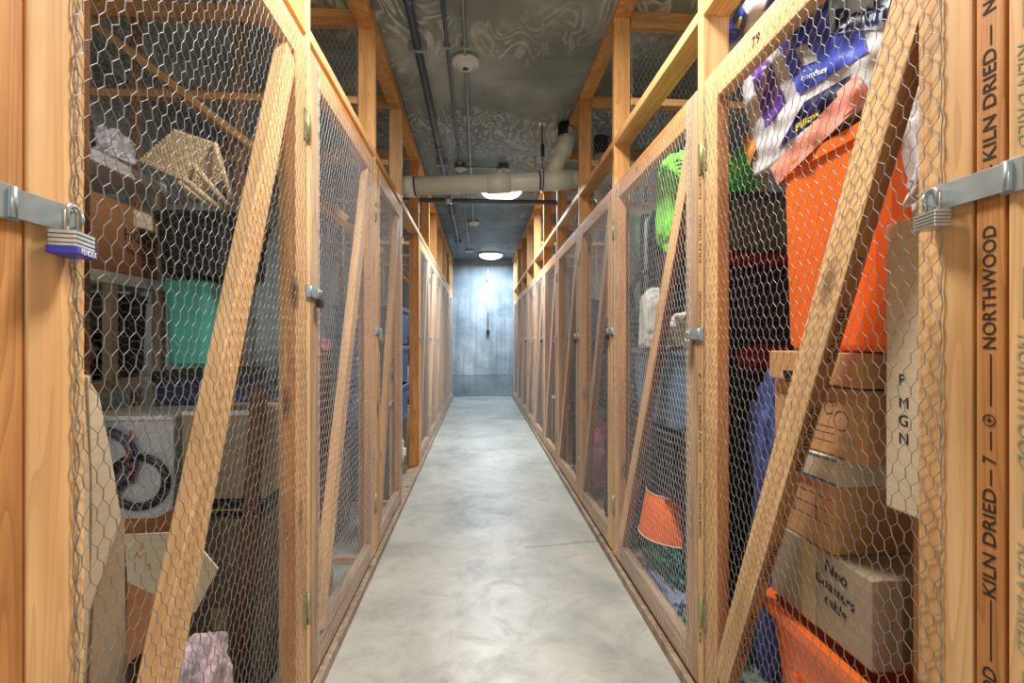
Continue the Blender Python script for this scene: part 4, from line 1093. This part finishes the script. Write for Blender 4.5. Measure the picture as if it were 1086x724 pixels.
lump((.92, 3.90, .56), (.22, .2, .2), GREYF, 'grey crumpled bag on the pink quilt', 'bag', 'crumpled_bag', 57, .35, 5)
tote(.84, 1.3, 4.12, 4.45, .0, .5, BLKP, 'black tote on the floor of the fourth right cage', lid=BLKP)
lump((.95, 4.2, .52), (.3, .4, .7), BLKF, 'black clothes bundle above the black tote in the fourth right cage', 'clothes', 'clothes_bundle', 58, .3, 4)
lump((.93, 4.15, 1.25), (.24, .3, .3), plain('slate_cloth', (110, 120, 130), .8, 0, .3, 10, .4), 'slate cloth bundle high in the fourth right cage', 'cloth bundle', 'cloth_bundle', 59, .3, 4)
cnames = {0: ('cardbox',), 1: ('tote',)}
specs = [(1, 4, CB2, TURQ, REDF, 'red'), (1, 5, CB3, BLUEB, NAVY, 'navy'), (1, 6, CB5, BLKP, plain('magenta_fabric', (170, 40, 110), .8, 0, .3, 14, .3), 'magenta'), (1, 7, CB1, BLKP, GREYF, 'grey'), (1, 8, CB5, BLUEB, BLKF, 'black'), (1, 9, CB3, BLKP, NAVY, 'navy'),
         (-1, 4, CB3, BLKP, GREYF, 'grey'), (-1, 5, CB5, BLUEB, plain('purple_fabric', (90, 50, 100), .8, 0, .3, 14, .3), 'purple'), (-1, 6, CB2, BLKP, NAVY, 'navy'), (-1, 7, CB5, BLUEB, CREAMF, 'cream'), (-1, 8, CB3, BLKP, BLKF, 'black'), (-1, 9, CB5, BLKP, GREYF, 'grey')]
for s, k, mb, mt_, mf, cn in specs:
    R = rows[0] if s < 0 else rows[1]; xa, xb = sorted((R.X + s * .12, R.X + s * .55)); y0, y1 = R.Y[k] + .08, R.Y[k + 1] - .08
    ym = (y0 + y1) / 2
    w = '%s cage of the %s row' % (ORD[k], R.name)
    cardbox(xa, xb, y0, ym - .01, 0, .55, mb, 'cardboard box on the floor of the %s' % w)
    tote(xa, xb, ym + .01, y1, 0, .6, mt_, 'plastic tote on the floor of the %s' % w, lid=mt_)
    lump(((xa + xb) / 2, (y0 + ym) / 2, .56), (.36, .34, .6), mf, '%s clothes heaped on the box in the %s' % (cn, w), 'clothes', 'clothes_heap', 60 + k + s * 20, .25, 4, sub=4)
    cardbox(xa + .03, xb - .03, ym + .03, y1 - .02, .625, 1.25, CB5, 'dull upper box stacked on the tote in the %s' % w)
# red and blue bag hanging in the sixth right cage
ww = RR.Y[5]
t = thing('striped_bag', (.80, ww - .45, 1.0), 'bright red and blue striped bag hanging inside the right row', 'bag')
tube('hanging_strap', [(.79, ww - .52, 1.2), (.79, ww - .52, 2.262)], .004, BLKP, t, 6)
for i, m_ in enumerate((REDF, plain('royal_blue_cloth', (50, 60, 180), .7), plain('magenta_cloth', (210, 40, 110), .7))):
    box('cloth_panel', .775, .80, ww - .62 + i * .07, ww - .56 + i * .07, .78, 1.25 - i * .06, m_, t, .006)

# ---------- light & camera
wd = bpy.data.worlds.new('World'); SC.world = wd; wd.use_nodes = True
bg = wd.node_tree.nodes['Background']; bg.inputs[0].default_value = (1., .97, .93, 1); bg.inputs[1].default_value = 1.5
cam = bpy.data.cameras.new('camera'); cam.sensor_width = 36; cam.lens = F / 1086 * 36; cam.clip_start = .02
co = bpy.data.objects.new('camera', cam); COL.objects.link(co); co.location = (0, 0, CH); co.rotation_euler = (math.pi / 2, 0, -YAW)
SC.camera = co
SC.view_settings.view_transform = 'Standard'; SC.view_settings.look = 'None'; SC.view_settings.exposure = 0.0
